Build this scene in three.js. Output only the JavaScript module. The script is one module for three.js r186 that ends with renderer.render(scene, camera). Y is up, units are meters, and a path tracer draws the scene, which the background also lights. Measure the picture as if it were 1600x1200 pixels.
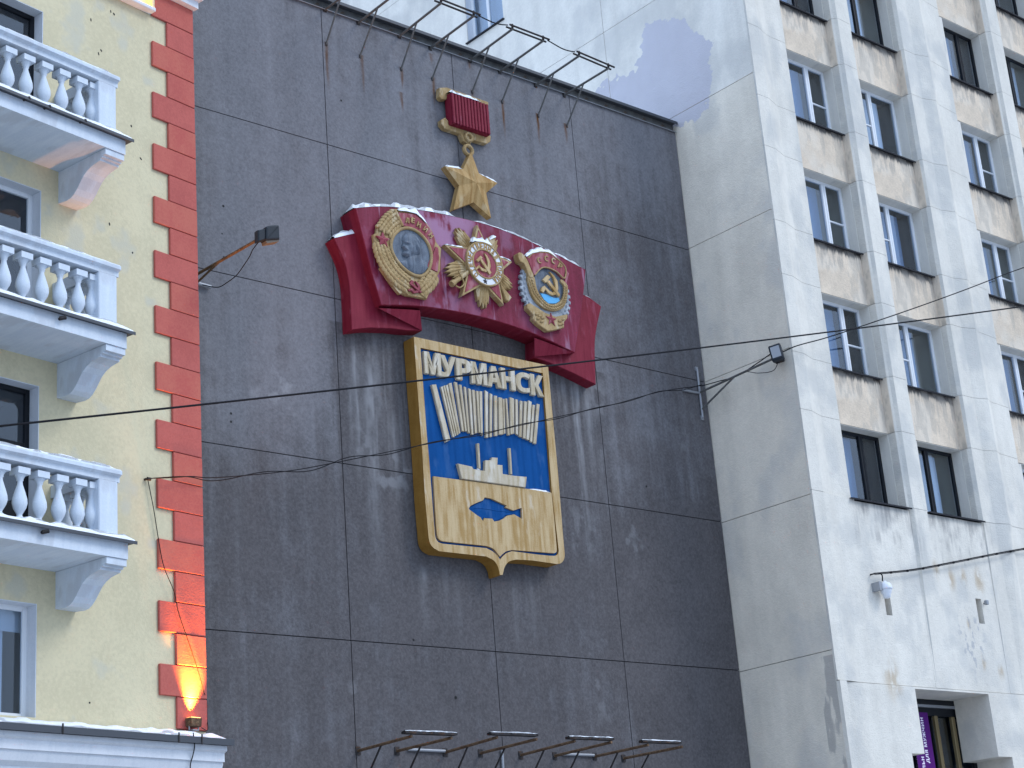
import * as THREE from 'three';
import { mergeGeometries } from 'three/addons/utils/BufferGeometryUtils.js';
import { FontLoader } from 'three/addons/loaders/FontLoader.js';
import { ConvexGeometry } from 'three/addons/geometries/ConvexGeometry.js';

// ---------------------------------------------------------------- camera, sky, sun, exposure
const scene = new THREE.Scene();
const FPX = 2749.4, PW = 1600, PH = 1200;                       // focal length in photo pixels
const camera = new THREE.PerspectiveCamera(2 * Math.atan(PH / 2 / FPX) * 180 / Math.PI, PW / PH, 0.1, 4000);
camera.position.set(0, 1.65, 24.5);
camera.rotation.set(0.329396, -0.731996, -0.0812463, 'YXZ');
camera.updateMatrixWorld(true);

const renderer = new THREE.WebGLRenderer({ antialias: true });
renderer.toneMapping = THREE.LinearToneMapping;
renderer.toneMappingExposure = 1.5;
renderer.shadowMap.enabled = true;

// seeded noise -----------------------------------------------------------------
function rng(seed) { let a = seed >>> 0; return () => { a = (a + 0x6d2b79f5) | 0; let t = Math.imul(a ^ (a >>> 15), 1 | a); t = (t + Math.imul(t ^ (t >>> 7), 61 | t)) ^ t; return ((t ^ (t >>> 14)) >>> 0) / 4294967296; }; }
const RT = new Float32Array(65536); { const r = rng(77); for (let i = 0; i < 65536; i++) RT[i] = r(); }
const hsh = (i, j, s) => RT[(Math.imul(i, 374761393) + Math.imul(j, 668265263) + Math.imul(s, 974711) >>> 7) & 65535];
function vn(x, y, s = 0, p = 0, q = p) {
  let i = Math.floor(x), j = Math.floor(y); let fx = x - i, fy = y - j; fx = fx * fx * (3 - 2 * fx); fy = fy * fy * (3 - 2 * fy);
  let i1 = i + 1, j1 = j + 1; if (p) { i = ((i % p) + p) % p; i1 = ((i1 % p) + p) % p; j = ((j % q) + q) % q; j1 = ((j1 % q) + q) % q; }
  const a = hsh(i, j, s), b = hsh(i1, j, s), c = hsh(i, j1, s), d = hsh(i1, j1, s);
  return a + (b - a) * fx + (c - a) * fy + (a - b - c + d) * fx * fy;
}
function fbm(x, y, o = 4, s = 0, p = 0, q = p) { let v = 0, a = 0.5, t = 0; for (let k = 0; k < o; k++) { v += a * vn(x, y, s + k * 17, p, q); t += a; a *= 0.5; x *= 2; y *= 2; p *= 2; q *= 2; } return v / t; }
const clamp = (v, a = 0, b = 1) => Math.min(b, Math.max(a, v));
const sst = (a, b, v) => { const t = clamp((v - a) / (b - a)); return t * t * (3 - 2 * t); };

// overcast winter sky: pale grey-blue cloud deck, brighter overhead, faint cloud mottling
{
  const W = 256, H = 128, d = new Float32Array(W * H * 4);
  for (let j = 0; j < H; j++) for (let i = 0; i < W; i++) {
    const el = ((j + 0.5) / H - 0.5) * Math.PI, s = Math.sin(el);
    const m = 1 + 0.16 * (fbm(i / W * 12, j / H * 10, 4, 3, 12, 100) - 0.5);
    const L = s > 0 ? (0.62 + 0.46 * s) * m : 0.5;
    d.set([L * 0.68, L * 0.88, L * 1.22, 1], (j * W + i) * 4);
  }
  const t = new THREE.DataTexture(d, W, H, THREE.RGBAFormat, THREE.FloatType);
  t.mapping = THREE.EquirectangularReflectionMapping; t.magFilter = THREE.LinearFilter; t.minFilter = THREE.LinearFilter; t.needsUpdate = true;
  scene.background = t; scene.environment = t;
}
const sun = new THREE.DirectionalLight(0xffffff, 0.9);
sun.position.set(20 + 45, 12 + 62, 52); sun.target.position.set(20, 12, 0);
sun.castShadow = true; sun.shadow.radius = 40; sun.shadow.mapSize.set(2048, 2048);
Object.assign(sun.shadow.camera, { left: -40, right: 40, top: 40, bottom: -40, near: 1, far: 220 });
scene.add(sun, sun.target);

// ---------------------------------------------------------------- photo pixel -> point on a known plane
const _q = camera.quaternion.clone(), CP = camera.position.clone();
const ray = (x, y) => new THREE.Vector3(x - PW / 2, -(y - PH / 2), -FPX).applyQuaternion(_q);
const onZ = (x, y, z) => { const r = ray(x, y); return CP.clone().addScaledVector(r, (z - CP.z) / r.z); };
const onX = (x, y, X) => { const r = ray(x, y); return CP.clone().addScaledVector(r, (X - CP.x) / r.x); };
// planes of the place: grey gable wall z = 0, tower side wall x = TX, tower front about z = TZ, left house turned by LY about its corner
const TX = 27.73, TZ = 2.51, LY = 0.1964336, LC = onZ(312, 690, 1.0);
const LN = new THREE.Vector3(Math.sin(LY), 0, Math.cos(LY)), LD = new THREE.Vector3(Math.cos(LY), 0, -Math.sin(LY));
const onL = (x, y, w = 0) => { const r = ray(x, y), p0 = LC.clone().addScaledVector(LN, w); const t = p0.sub(CP).dot(LN) / r.dot(LN); const X = CP.clone().addScaledVector(r, t); return [X.clone().sub(LC).dot(LD), X.y]; };
const zoomer = (x0, y0, s) => (x, y) => [x0 + x / s, y0 + y / s];

// ---------------------------------------------------------------- geometry helpers
function boxUV(g, ox = 0, oy = 0) {                             // uv in metres, planar along the dominant axis
  const p = g.attributes.position, n = g.attributes.normal, uv = new Float32Array(p.count * 2);
  for (let i = 0; i < p.count; i++) {
    const ax = Math.abs(n.getX(i)), ay = Math.abs(n.getY(i)), az = Math.abs(n.getZ(i)), x = p.getX(i), y = p.getY(i), z = p.getZ(i);
    const [u, v] = az >= ax && az >= ay ? [x, y] : ax >= ay ? [z, y] : [x, z];
    uv[2 * i] = u - ox; uv[2 * i + 1] = v - oy;
  }
  g.setAttribute('uv', new THREE.BufferAttribute(uv, 2)); return g;
}
const flat = (g) => { const h = g.index ? g.toNonIndexed() : g; h.computeVertexNormals(); for (const k of Object.keys(h.attributes)) if (!['position', 'normal', 'uv'].includes(k)) h.deleteAttribute(k); return boxUV(h); };
const soft = (g) => { const h = g.index ? g.toNonIndexed() : g; return boxUV(h); };
const box = (x0, x1, y0, y1, z0, z1) => flat(new THREE.BoxGeometry(x1 - x0, y1 - y0, z1 - z0).translate((x0 + x1) / 2, (y0 + y1) / 2, (z0 + z1) / 2));
// box with small chamfers on its edges
function cbox(x0, x1, y0, y1, z0, z1, c = 0.01) {
  const s = [[x0 + c, y0], [x1 - c, y0], [x1, y0 + c], [x1, y1 - c], [x1 - c, y1], [x0 + c, y1], [x0, y1 - c], [x0, y0 + c]];
  return ext(s, z0, z1, { bevel: c });
}
// faces towards +-z and side walls of an extrusion as two geometries, for things whose face is painted unlike its edge
function capsAndSides(g) {
  const P = g.attributes.position.array, N = g.attributes.normal.array, out = [[], []];
  for (let t = 0; t < P.length; t += 9) { const k = Math.abs(N[t + 2]) > 0.9 ? 0 : 1; for (let i = 0; i < 9; i++) out[k].push(P[t + i]); }
  return out.map((a) => { const h = new THREE.BufferGeometry(); h.setAttribute('position', new THREE.Float32BufferAttribute(a, 3)); return flat(h); });
}
const toShape = (pts) => { const s = new THREE.Shape(); pts.forEach((p, i) => (i ? s.lineTo(p[0], p[1]) : s.moveTo(p[0], p[1]))); s.closePath(); return s; };
function ext(pts, z0, z1, { bevel = 0, seg = 1, holes = [], grow = -bevel } = {}) {
  const shapes = (Array.isArray(pts) ? [toShape(pts)] : [pts]);
  for (const h of holes) { const q = new THREE.Path(); h.forEach((p, i) => (i ? q.lineTo(p[0], p[1]) : q.moveTo(p[0], p[1]))); q.closePath(); shapes[0].holes.push(q); }
  const g = new THREE.ExtrudeGeometry(shapes, { depth: z1 - z0 - (bevel ? 2 * bevel : 0), bevelEnabled: bevel > 0, bevelThickness: bevel, bevelSize: bevel, bevelOffset: grow, bevelSegments: seg, curveSegments: 8 });
  g.translate(0, 0, z0 + bevel); return flat(g);
}
const prismY = (plan, y0, y1) => flat(ext(plan.map(([x, z]) => [x, -z]), 0, y1 - y0).rotateX(-Math.PI / 2).translate(0, y0, 0));                 // plan (x, z) raised from y0 to y1
const prismX = (prof, x0, x1, holes = []) => flat(ext(prof, 0, x1 - x0, { holes }).rotateY(-Math.PI / 2).translate(x1, 0, 0));       // profile (z, y) run from x0 to x1
function taper(bot, top, y0, y1) {                              // side walls between two plans with the same corners
  const P = [], n = bot.length; for (let i = 0; i < n; i++) { const j = (i + 1) % n, a = [bot[i][0], y0, bot[i][1]], b = [bot[j][0], y0, bot[j][1]], c = [top[j][0], y1, top[j][1]], d = [top[i][0], y1, top[i][1]]; P.push(...a, ...b, ...c, ...a, ...c, ...d); }
  const g = new THREE.BufferGeometry(); g.setAttribute('position', new THREE.Float32BufferAttribute(P, 3)); return flat(g);
}
function bar(a, b, r, sides = 8) {
  const A = a.isVector3 ? a : new THREE.Vector3(...a), B = b.isVector3 ? b : new THREE.Vector3(...b), d = B.clone().sub(A), L = d.length();
  const g = new THREE.CylinderGeometry(r, r, L, sides, 1); g.applyQuaternion(new THREE.Quaternion().setFromUnitVectors(new THREE.Vector3(0, 1, 0), d.normalize()));
  return soft(g.translate((A.x + B.x) / 2, (A.y + B.y) / 2, (A.z + B.z) / 2));
}
const tube = (pts, r, n = 60, sides = 6, closed = false) => soft(new THREE.TubeGeometry(new THREE.CatmullRomCurve3(pts, closed), n, r, sides, closed));
const merge = (list) => mergeGeometries(list.map((g) => { const h = g.index ? g.toNonIndexed() : g; for (const k of Object.keys(h.attributes)) if (!['position', 'normal', 'uv'].includes(k)) h.deleteAttribute(k); return h; }));
const V3 = (x, y, z) => new THREE.Vector3(x, y, z);

// ---------------------------------------------------------------- objects
const taken = new Map();
const numbered = (n) => { const k = taken.get(n) || 0; taken.set(n, k + 1); return k ? n + '_' + String(k).padStart(3, '0') : n; };
function part(name, geo, mat, parent, label) {
  const m = new THREE.Mesh(Array.isArray(geo) ? merge(geo) : geo, mat); m.name = name; m.castShadow = m.receiveShadow = true;
  if (label) m.userData.label = label; parent.add(m); return m;
}
function sub(name, parent, label) { const g = new THREE.Group(); g.name = name; if (label) g.userData.label = label; parent.add(g); return g; }
function thing(name, label, category, group) {
  const g = new THREE.Group(); g.name = numbered(name); g.userData = { label, category }; if (group) g.userData.group = group; scene.add(g); return g;
}
function single(name, geo, mat, label, category, group) {
  const m = part(numbered(name), geo, mat, scene); m.userData = { label, category }; if (group) m.userData.group = group; return m;
}
function stuff(name, geo, mat, label) { const m = part(numbered(name), geo, mat, scene); m.userData = { label, category: name, kind: 'stuff' }; return m; }

// ---------------------------------------------------------------- textures and materials
const LUT = new Uint8Array(4097); for (let i = 0; i <= 4096; i++) { const l = i / 4096; LUT[i] = Math.round(255 * (l <= 0.0031308 ? 12.92 * l : 1.055 * l ** (1 / 2.4) - 0.055)); }
const enc = (l) => LUT[Math.round(clamp(l) * 4096)];
function tex(W, H, fn, { data = false, sx = 1, sy = 1, ox = 0, oy = 0 } = {}) {     // sx, sy: metres covered; fn(u, v) in 0..1 -> linear rgb (or one value for data)
  const d = new Uint8Array(W * H * 4);
  for (let j = 0; j < H; j++) for (let i = 0; i < W; i++) {
    const c = fn((i + 0.5) / W, (j + 0.5) / H), k = (j * W + i) * 4;
    if (data) { d[k] = d[k + 1] = d[k + 2] = clamp(c) * 255; } else { d[k] = enc(c[0]); d[k + 1] = enc(c[1]); d[k + 2] = enc(c[2]); } d[k + 3] = 255;
  }
  const t = new THREE.DataTexture(d, W, H, THREE.RGBAFormat); t.magFilter = THREE.LinearFilter; t.minFilter = THREE.LinearMipmapLinearFilter; t.generateMipmaps = true;
  if (!data) t.colorSpace = THREE.SRGBColorSpace; t.wrapS = t.wrapT = THREE.RepeatWrapping; t.repeat.set(1 / sx, 1 / sy); t.offset.set(-ox / sx, -oy / sy); t.needsUpdate = true; return t;
}
const mixc = (a, b, t) => [a[0] + (b[0] - a[0]) * t, a[1] + (b[1] - a[1]) * t, a[2] + (b[2] - a[2]) * t];
const mulc = (a, k) => [a[0] * k, a[1] * k, a[2] * k];
const bumpTile = tex(512, 512, (u, v) => 0.6 * fbm(u * 16, v * 16, 5, 5, 16) + 0.4 * vn(u * 128, v * 128, 9, 128), { data: true, sx: 2, sy: 2 });
const mat = (color, o = {}) => new THREE.MeshPhysicalMaterial({ specularIntensity: 0.25, color: Array.isArray(color) ? new THREE.Color().setRGB(...color) : color, roughness: 0.9, metalness: 0, side: THREE.DoubleSide, ...o });
// tileable mottled paint: colour a to b, n metres across, optional vertical streaks
function mottled(a, b, n = 2, seed = 1, streak = 0, c = null) {
  return tex(512, 512, (u, v) => {
    let t = 0.55 * fbm(u * 6, v * 6, 5, seed, 6) + 0.25 * vn(u * 90, v * 90, seed + 3, 90) + 0.2 * vn(u * 200, v * 200, seed + 4, 200);
    if (streak) t = t * (1 - streak) + streak * fbm(u * 24, v * 2, 3, seed + 7, 24, 2);
    let k = mixc(a, b, sst(0.25, 0.75, t));
    if (c) k = mixc(k, c, sst(0.6, 0.78, fbm(u * 8, v * (streak ? 3 : 8), 5, seed + 31, 8, streak ? 3 : 8)) * 0.7);
    return k;
  }, { sx: n, sy: n });
}
const white = [1, 1, 1];
const M = {};
M.cream = mat(white, { map: mottled([0.58, 0.51, 0.335], [0.67, 0.59, 0.39], 4, 11, 0, [0.535, 0.51, 0.405]), bumpMap: bumpTile, bumpScale: 0.004 });
M.quoins = [0, 1, 2].map((k) => mat(white, { map: mottled([0.42 + k * 0.02, 0.105, 0.088], [0.51, 0.132 + k * 0.008, 0.108], 2.3, 21 + k, 0.1), bumpMap: bumpTile, bumpScale: 0.003 }));
M.bleachedBeige = mat(white, { map: mottled([0.62, 0.54, 0.44], [0.72, 0.63, 0.52], 1.5, 29, 0.4, [0.42, 0.38, 0.32]), bumpMap: bumpTile, bumpScale: 0.004 });
M.balcony = mat(white, { map: mottled([0.58, 0.64, 0.71], [0.68, 0.73, 0.78], 1.6, 31, 0.4, [0.53, 0.56, 0.60]), bumpMap: bumpTile, bumpScale: 0.003 });
M.trimWhite = mat(white, { map: mottled([0.62, 0.65, 0.69], [0.72, 0.74, 0.77], 1.5, 33, 0.3), bumpMap: bumpTile, bumpScale: 0.002 });
M.reveal = mat(white, { map: mottled([0.62, 0.65, 0.69], [0.72, 0.74, 0.77], 1.4, 35, 0.3), bumpMap: bumpTile, bumpScale: 0.002 });
M.revealTower = mat(white, { map: mottled([0.66, 0.63, 0.565], [0.74, 0.70, 0.62], 1.4, 36, 0.3, [0.55, 0.53, 0.49]), bumpMap: bumpTile, bumpScale: 0.003 });
M.gold = mat(white, { map: mottled([0.29, 0.16, 0.05], [0.46, 0.30, 0.13], 1.5, 41, 0.6, [0.50, 0.38, 0.22]), roughness: 0.6, bumpMap: bumpTile, bumpScale: 0.003 });
M.goldPale = mat(white, { map: mottled([0.37, 0.225, 0.080], [0.56, 0.41, 0.225], 1.3, 43, 0.65, [0.61, 0.51, 0.37]), roughness: 0.65, bumpMap: bumpTile, bumpScale: 0.003 });
M.ochre = mat(white, { map: mottled([0.25, 0.125, 0.024], [0.34, 0.18, 0.042], 1.2, 44, 0.3), roughness: 0.7 });
M.goldWhite = mat(white, { map: mottled([0.42, 0.335, 0.21], [0.58, 0.505, 0.385], 1.1, 46, 0.6, [0.64, 0.59, 0.50]), roughness: 0.7, bumpMap: bumpTile, bumpScale: 0.003 });
M.goldRelief = mat(white, { map: mottled([0.30, 0.19, 0.075], [0.46, 0.325, 0.16], 0.8, 45, 0.2, [0.53, 0.43, 0.28]), roughness: 0.5, bumpMap: bumpTile, bumpScale: 0.004 });
M.enamel = mat(white, { map: mottled([0.22, 0.035, 0.05], [0.34, 0.085, 0.105], 0.9, 47, 0.5, [0.42, 0.19, 0.21]), roughness: 0.5 });
M.ribbon = mat(white, { map: mottled([0.165, 0.010, 0.025], [0.225, 0.021, 0.040], 1.1, 49, 0.5, [0.25, 0.05, 0.08]), roughness: 0.55 });
M.blue = mat(white, { specularIntensity: 0.08, map: mottled([0.004, 0.058, 0.205], [0.007, 0.078, 0.26], 1.7, 51, 0.6, [0.035, 0.11, 0.28]), roughness: 0.6 });
M.paleBlue = mat([0.12, 0.42, 0.72], { roughness: 0.6 });
M.silver = mat(white, { map: mottled([0.16, 0.18, 0.20], [0.46, 0.49, 0.53], 0.5, 53, 0.1), roughness: 0.55 });
M.portrait = mat(white, { map: mottled([0.075, 0.09, 0.115], [0.17, 0.20, 0.24], 0.8, 55, 0.3), roughness: 0.5 });
M.whiteEnamel = mat([0.74, 0.75, 0.76], { roughness: 0.5 });
M.snow = mat([0.86, 0.88, 0.91], { roughness: 0.95, bumpMap: bumpTile, bumpScale: 0.02 });
M.flashing = mat([0.085, 0.09, 0.10], { roughness: 0.5, metalness: 0.3 });
M.blackFrame = mat([0.016, 0.018, 0.022], { roughness: 0.45 });
M.whiteFrame = mat([0.76, 0.78, 0.80], { roughness: 0.4 });
M.soot = mat([0.03, 0.03, 0.034], { roughness: 0.8 });
M.steel = mat(white, { map: mottled([0.09, 0.09, 0.085], [0.18, 0.18, 0.175], 0.6, 57, 0, [0.13, 0.08, 0.05]), roughness: 0.7, metalness: 0.2 });
M.rusty = mat(white, { map: mottled([0.07, 0.04, 0.025], [0.18, 0.115, 0.07], 0.5, 59, 0, [0.24, 0.15, 0.085]), roughness: 0.85 });
M.steelDark = mat(white, { map: mottled([0.022, 0.02, 0.02], [0.06, 0.055, 0.055], 0.6, 61, 0, [0.09, 0.05, 0.03]), roughness: 0.7, metalness: 0.2 });
M.steelPale = mat([0.33, 0.34, 0.36], { roughness: 0.5, metalness: 0.4 });
M.lampBody = mat([0.03, 0.035, 0.042], { roughness: 0.5 });
M.lampUnder = mat([0.16, 0.13, 0.105], { roughness: 0.7 });
M.cable = mat([0.012, 0.012, 0.015], { roughness: 0.7 });
M.joint = mat([0.02, 0.02, 0.022]);
M.jointTower = mat([0.17, 0.17, 0.17]);
M.glass = new THREE.MeshPhysicalMaterial({ color: new THREE.Color().setRGB(0.82, 0.88, 0.94), roughness: 0.03, transmission: 1, thickness: 0, ior: 1.62, side: THREE.DoubleSide });
M.rooms = [[0.14, 0.14, 0.15], [0.30, 0.28, 0.22], [0.48, 0.45, 0.34], [0.07, 0.075, 0.085]].map((c) => mat(c));
M.blueSheet = mat([0.20, 0.29, 0.42], { roughness: 0.9 });  // sky mirrored in the tower panes is put into this blue
M.blindPale = mat([0.62, 0.66, 0.70], { roughness: 0.9 });
M.cctv = mat([0.72, 0.74, 0.78], { roughness: 0.35 });
const font = await new FontLoader().loadAsync('fonts/droid/droid_sans_bold.typeface.json');

// ---------------------------------------------------------------- ground
{
  const g = new THREE.PlaneGeometry(600, 600, 1, 1).rotateX(-Math.PI / 2); boxUV(g);
  const m = part('ground', g, mat(white, { map: mottled([0.26, 0.26, 0.27], [0.50, 0.51, 0.53], 9, 71, 0, [0.62, 0.63, 0.66]) }), scene);
  m.userData = { kind: 'structure', label: 'trodden snow covering the street', category: 'ground' };
}
// ================================================================ grey gable building with the reliefs
const zTop = zoomer(480, 0, 2.5806), zBot = zoomer(520, 1050, 2.353);
const upperBrackets = [   // arm root, arm end, strut root, strut joint (zoom coordinates), left then right arm of each bracket
  [[[70, 40], [205, -62], [78, 178], [135, 8]], [[205, 92], [352, -22], [220, 230], [285, 35]]],
  [[[370, 147], [540, 12], [380, 280], [442, 90]], [[495, 195], [672, 64], [508, 320], [572, 140]]],
  [[[655, 245], [828, 117], [665, 372], [735, 192]], [[775, 290], [952, 164], [788, 412], [853, 237]]],
  [[[920, 345], [1097, 225], [928, 466], [995, 295]], [[1035, 385], [1215, 275], [1040, 506], [1115, 337]]],
];
const GX0 = 14.12, GX1 = 27.70, GY1 = 20.02;
{
  const stains = []; // rust tears under strut roots
  for (const br of upperBrackets) for (const a of br) { const p = onZ(...zTop(...a[2]), 0); stains.push([p.x, p.y, 0.5 + 0.7 * hsh(stains.length, 3, 8), hsh(stains.length, 5, 2)]); }
  for (const [x, y, l] of [[380, 380, 0.5], [500, 225, 0.25], [655, 260, 0.2]]) { const p = onZ(...zTop(x, y), 0); stains.push([p.x, p.y, l, 0.35]); }
  // pale lime runs below the banner and beside the shield: x, top y, length, half width, strength
  const runs = []; const R = rng(5);
  const addRuns = (x0, x1, y, n, len, st) => { for (let k = 0; k < n; k++) { const p = onZ(x0 + (x1 - x0) * R(), y, 0); runs.push([p.x, p.y + 0.3, len * (0.4 + R()), 0.015 + 0.07 * R() * R(), st * (0.25 + 0.75 * R())]); } };
  addRuns(545, 650, 535, 16, 3.2, 1); addRuns(570, 640, 640, 8, 2.5, 0.8); addRuns(880, 935, 585, 13, 4.0, 1); addRuns(690, 830, 500, 16, 1.1, 0.9); addRuns(640, 870, 905, 12, 2.2, 0.35); addRuns(330, 1100, 760, 16, 3, 0.3);
  addRuns(860, 900, 590, 6, 3.0, 0.9);
  const run = (x, y, len, w, k) => { const p = onZ(x, y, 0); runs.push([p.x, p.y, len, w, k]); };
  run(573, 545, 4.6, 0.13, 1.5); run(552, 550, 2.8, 0.10, 0.8); run(545, 600, 1.6, 0.05, 0.7); run(613, 640, 2.2, 0.12, 0.9); run(590, 560, 2.0, 0.06, 0.6); run(898, 590, 3.4, 0.05, 1.8); run(880, 588, 1.6, 0.06, 0.8); run(912, 600, 2.6, 0.09, 0.7); run(660, 880, 1.4, 0.09, 0.9); run(695, 885, 1.2, 0.06, 0.6); run(712, 890, 1.8, 0.07, 0.4); run(800, 900, 2.0, 0.06, 0.5); run(830, 900, 1.6, 0.10, 0.45); run(935, 690, 2.0, 0.10, 0.5);
  const soak = [[525, 660, 540], [640, 880, 880], [860, 940, 595], [690, 835, 520]].map(([x0, x1, y]) => { const p = onZ(x0, y, 0), q = onZ(x1, y, 0); return [p.x, q.x, (p.y + q.y) / 2 + 0.3]; });
  const blobs = [[440, 608, 0.32, 0.8], [405, 618, 0.25, 0.5], [452, 640, 0.2, 0.5], [600, 735, 0.45, 0.8], [640, 745, 0.3, 0.6], [700, 780, 0.4, 0.4], [905, 830, 0.5, 0.5], [930, 620, 0.4, 0.6], [560, 690, 0.3, 0.5], [990, 840, 0.35, 0.5], [1060, 690, 0.3, 0.4], [940, 1090, 0.4, 0.5], [560, 1085, 0.3, 0.35]].map(([x, y, r, s]) => { const p = onZ(x, y, 0); return [p.x, p.y, r, s]; });
  const dots = [[349, 322, 0.032], [347, 365, 0.02], [361, 646, 0.028], [361, 659, 0.028], [533, 157, 0.028], [350, 402, 0.03], [646, 1000, 0.03], [712, 1090, 0.04], [1010, 760, 0.03]].map(([x, y, r]) => { const p = onZ(x, y, 0); return [p.x, p.y, r]; });
  const WX = GX1 - GX0 + 0.2, WY = 17, OX = GX0 - 0.1, OY = 3.6;
  const cell = new Map();                                         // runs by column of 0.5 m for speed
  for (const r of runs) for (let c = Math.floor((r[0] - 0.5) * 2); c <= Math.floor((r[0] + 0.5) * 2); c++) { if (!cell.has(c)) cell.set(c, []); cell.get(c).push(r); }
  const map = tex(1280, 1536, (u, v) => {
    const x = OX + u * WX, y = OY + v * WY;
    const a = fbm(x * 0.45, y * 0.35, 4, 1), b = fbm(x * 1.8, y * 1.5, 4, 2), s = fbm(x * 3.2, y * 0.22, 4, 3), f = vn(x * 28, y * 28, 4), f2 = vn(x * 60, y * 60, 6);
    let k = 0.80 + 0.26 * (a - 0.5) + 0.22 * (b - 0.5) + 0.2 * (s - 0.5) + 0.22 * (f - 0.5) + 0.20 * (f2 - 0.5);
    let c = mulc([0.187, 0.183, 0.194], k + 0.18);
    // soot washed down the render: fine vertical streaks, thick on the lower panels, under the banner tails and the shield; towards the inner corner, shade put into the colour as well
    const st = fbm(x * 5.5, y * 0.3, 5, 12), st2 = fbm(x * 14, y * 0.7, 3, 14), wob = 2.4 * (a - 0.5) + 1.6 * (s - 0.5);
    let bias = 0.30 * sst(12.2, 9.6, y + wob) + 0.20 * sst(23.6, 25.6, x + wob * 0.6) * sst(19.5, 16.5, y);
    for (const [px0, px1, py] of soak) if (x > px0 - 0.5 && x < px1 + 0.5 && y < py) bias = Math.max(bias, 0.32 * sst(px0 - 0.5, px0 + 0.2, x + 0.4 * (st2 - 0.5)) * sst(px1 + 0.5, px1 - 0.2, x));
    const soilShade = sst(0.42, 0.86, 0.24 * st + 0.10 * st2 + 0.34 * b + 0.14 * fbm(x * 6, y * 5, 3, 15) + 0.18 * a + bias);
    c = mixc(c, mulc([0.092, 0.084, 0.085], 1 + 0.35 * (f - 0.5) + 0.3 * (f2 - 0.5) + 0.35 * (b - 0.5)), 0.9 * soilShade);
    for (const r of cell.get(Math.floor(x * 2)) || []) {
      const dx = (x - r[0] + 0.06 * (vn(y * 1.3, r[0] * 9, 21) - 0.5)) / r[3], dy = (r[1] - y) / r[2];
      if (dy > 0 && dy < 1 && Math.abs(dx) < 2.5) c = mixc(c, [0.36, 0.36, 0.37], Math.min(0.7, 0.4 * r[4]) * Math.exp(-dx * dx) * Math.min(1, dy * 6) * (1 - dy) * (0.35 + 0.9 * vn(x * 20, y * 5, 22)));
    }
    for (const [bx, by, br, bs] of blobs) { const d = Math.hypot(x - bx, (y - by) * 0.9) / br; if (d < 1.4) c = mixc(c, [0.34, 0.34, 0.35], bs * 0.5 * sst(0.48, 0.7, fbm(x * 5, y * 4, 4, 33)) * sst(1.4, 0.4, d)); }
    for (const [sx, sy, sl, ss] of stains) {
      const dy = (sy + 0.05 - y) / sl; if (dy < 0 || dy > 1.1) continue; const dx = (x - sx - 0.03 * (vn(y * 3, sx, 41) - 0.5)) / (0.022 + 0.022 * (1 - dy));
      if (Math.abs(dx) < 2.6) c = mixc(c, [0.11, 0.048, 0.018], Math.min(1, 0.6 + 0.5 * ss) * Math.exp(-dx * dx) * sst(1.1, 0.4, dy) * (0.5 + 0.7 * vn(x * 40, y * 6, 42)));
    }
    for (const [dx0, dy0, dr] of dots) { const d = Math.hypot(x - dx0, y - dy0) / dr; if (d < 1) c = mixc(c, [0.02, 0.02, 0.02], sst(1, 0.5, d)); }
    return c;
  }, { sx: WX, sy: WY, ox: OX, oy: OY });
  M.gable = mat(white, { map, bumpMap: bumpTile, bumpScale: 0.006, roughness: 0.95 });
  const b = thing('grey_gable_building', 'dark grey rendered gable wall carrying the painted city reliefs', 'building');
  const xs = [GX0, 1.0 * 24.5 * 0.7266, 24.5 * 0.8600, 24.5 * 0.9948, GX1], ys = [0, 4.32, 7.52, 10.715, 13.89, 17.05, GY1], j = 0.009;
  part('joint_backing', box(GX0 + 0.01, GX1 - 0.01, 0.0, GY1 - 0.02, -0.35, -0.022), M.joint, b);
  for (let i = 0; i < 4; i++) for (let k = 0; k < 6; k++)
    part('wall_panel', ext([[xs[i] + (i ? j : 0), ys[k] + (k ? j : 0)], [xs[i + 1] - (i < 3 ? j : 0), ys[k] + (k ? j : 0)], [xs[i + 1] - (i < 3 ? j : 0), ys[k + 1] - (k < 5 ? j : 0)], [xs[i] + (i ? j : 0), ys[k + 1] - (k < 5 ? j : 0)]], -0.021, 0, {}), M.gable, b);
  // parapet: recessed dark band, sheet metal coping with drip edge, snow-covered flat roof behind
  part('parapet_band', box(GX0, GX1, GY1 + 0.002, GY1 + 0.19, -0.35, -0.05), M.steel, b);
  part('roof_coping', [prismX([[-0.5, GY1 + 0.21], [0.10, GY1 + 0.192], [0.10, GY1 + 0.15], [0.115, GY1 + 0.15], [0.118, GY1 + 0.215], [-0.1, GY1 + 0.27], [-0.5, GY1 + 0.25]], GX0 - 0.05, GX1)], M.flashing, b);
  part('flashing_strip', prismX([[-0.02, GY1 + 0.004], [0.05, GY1 - 0.03], [0.055, GY1 - 0.02], [-0.02, GY1 + 0.02]], GX0, GX1), M.steelPale, b);
  part('roof', box(GX0, GX1, GY1 - 0.6, GY1 - 0.1, -14, -0.36), M.snow, b);
  part('rear_wall', box(GX0, GX1, 0, GY1 - 0.6, -14, -13.6), M.gable, b);
}
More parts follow.
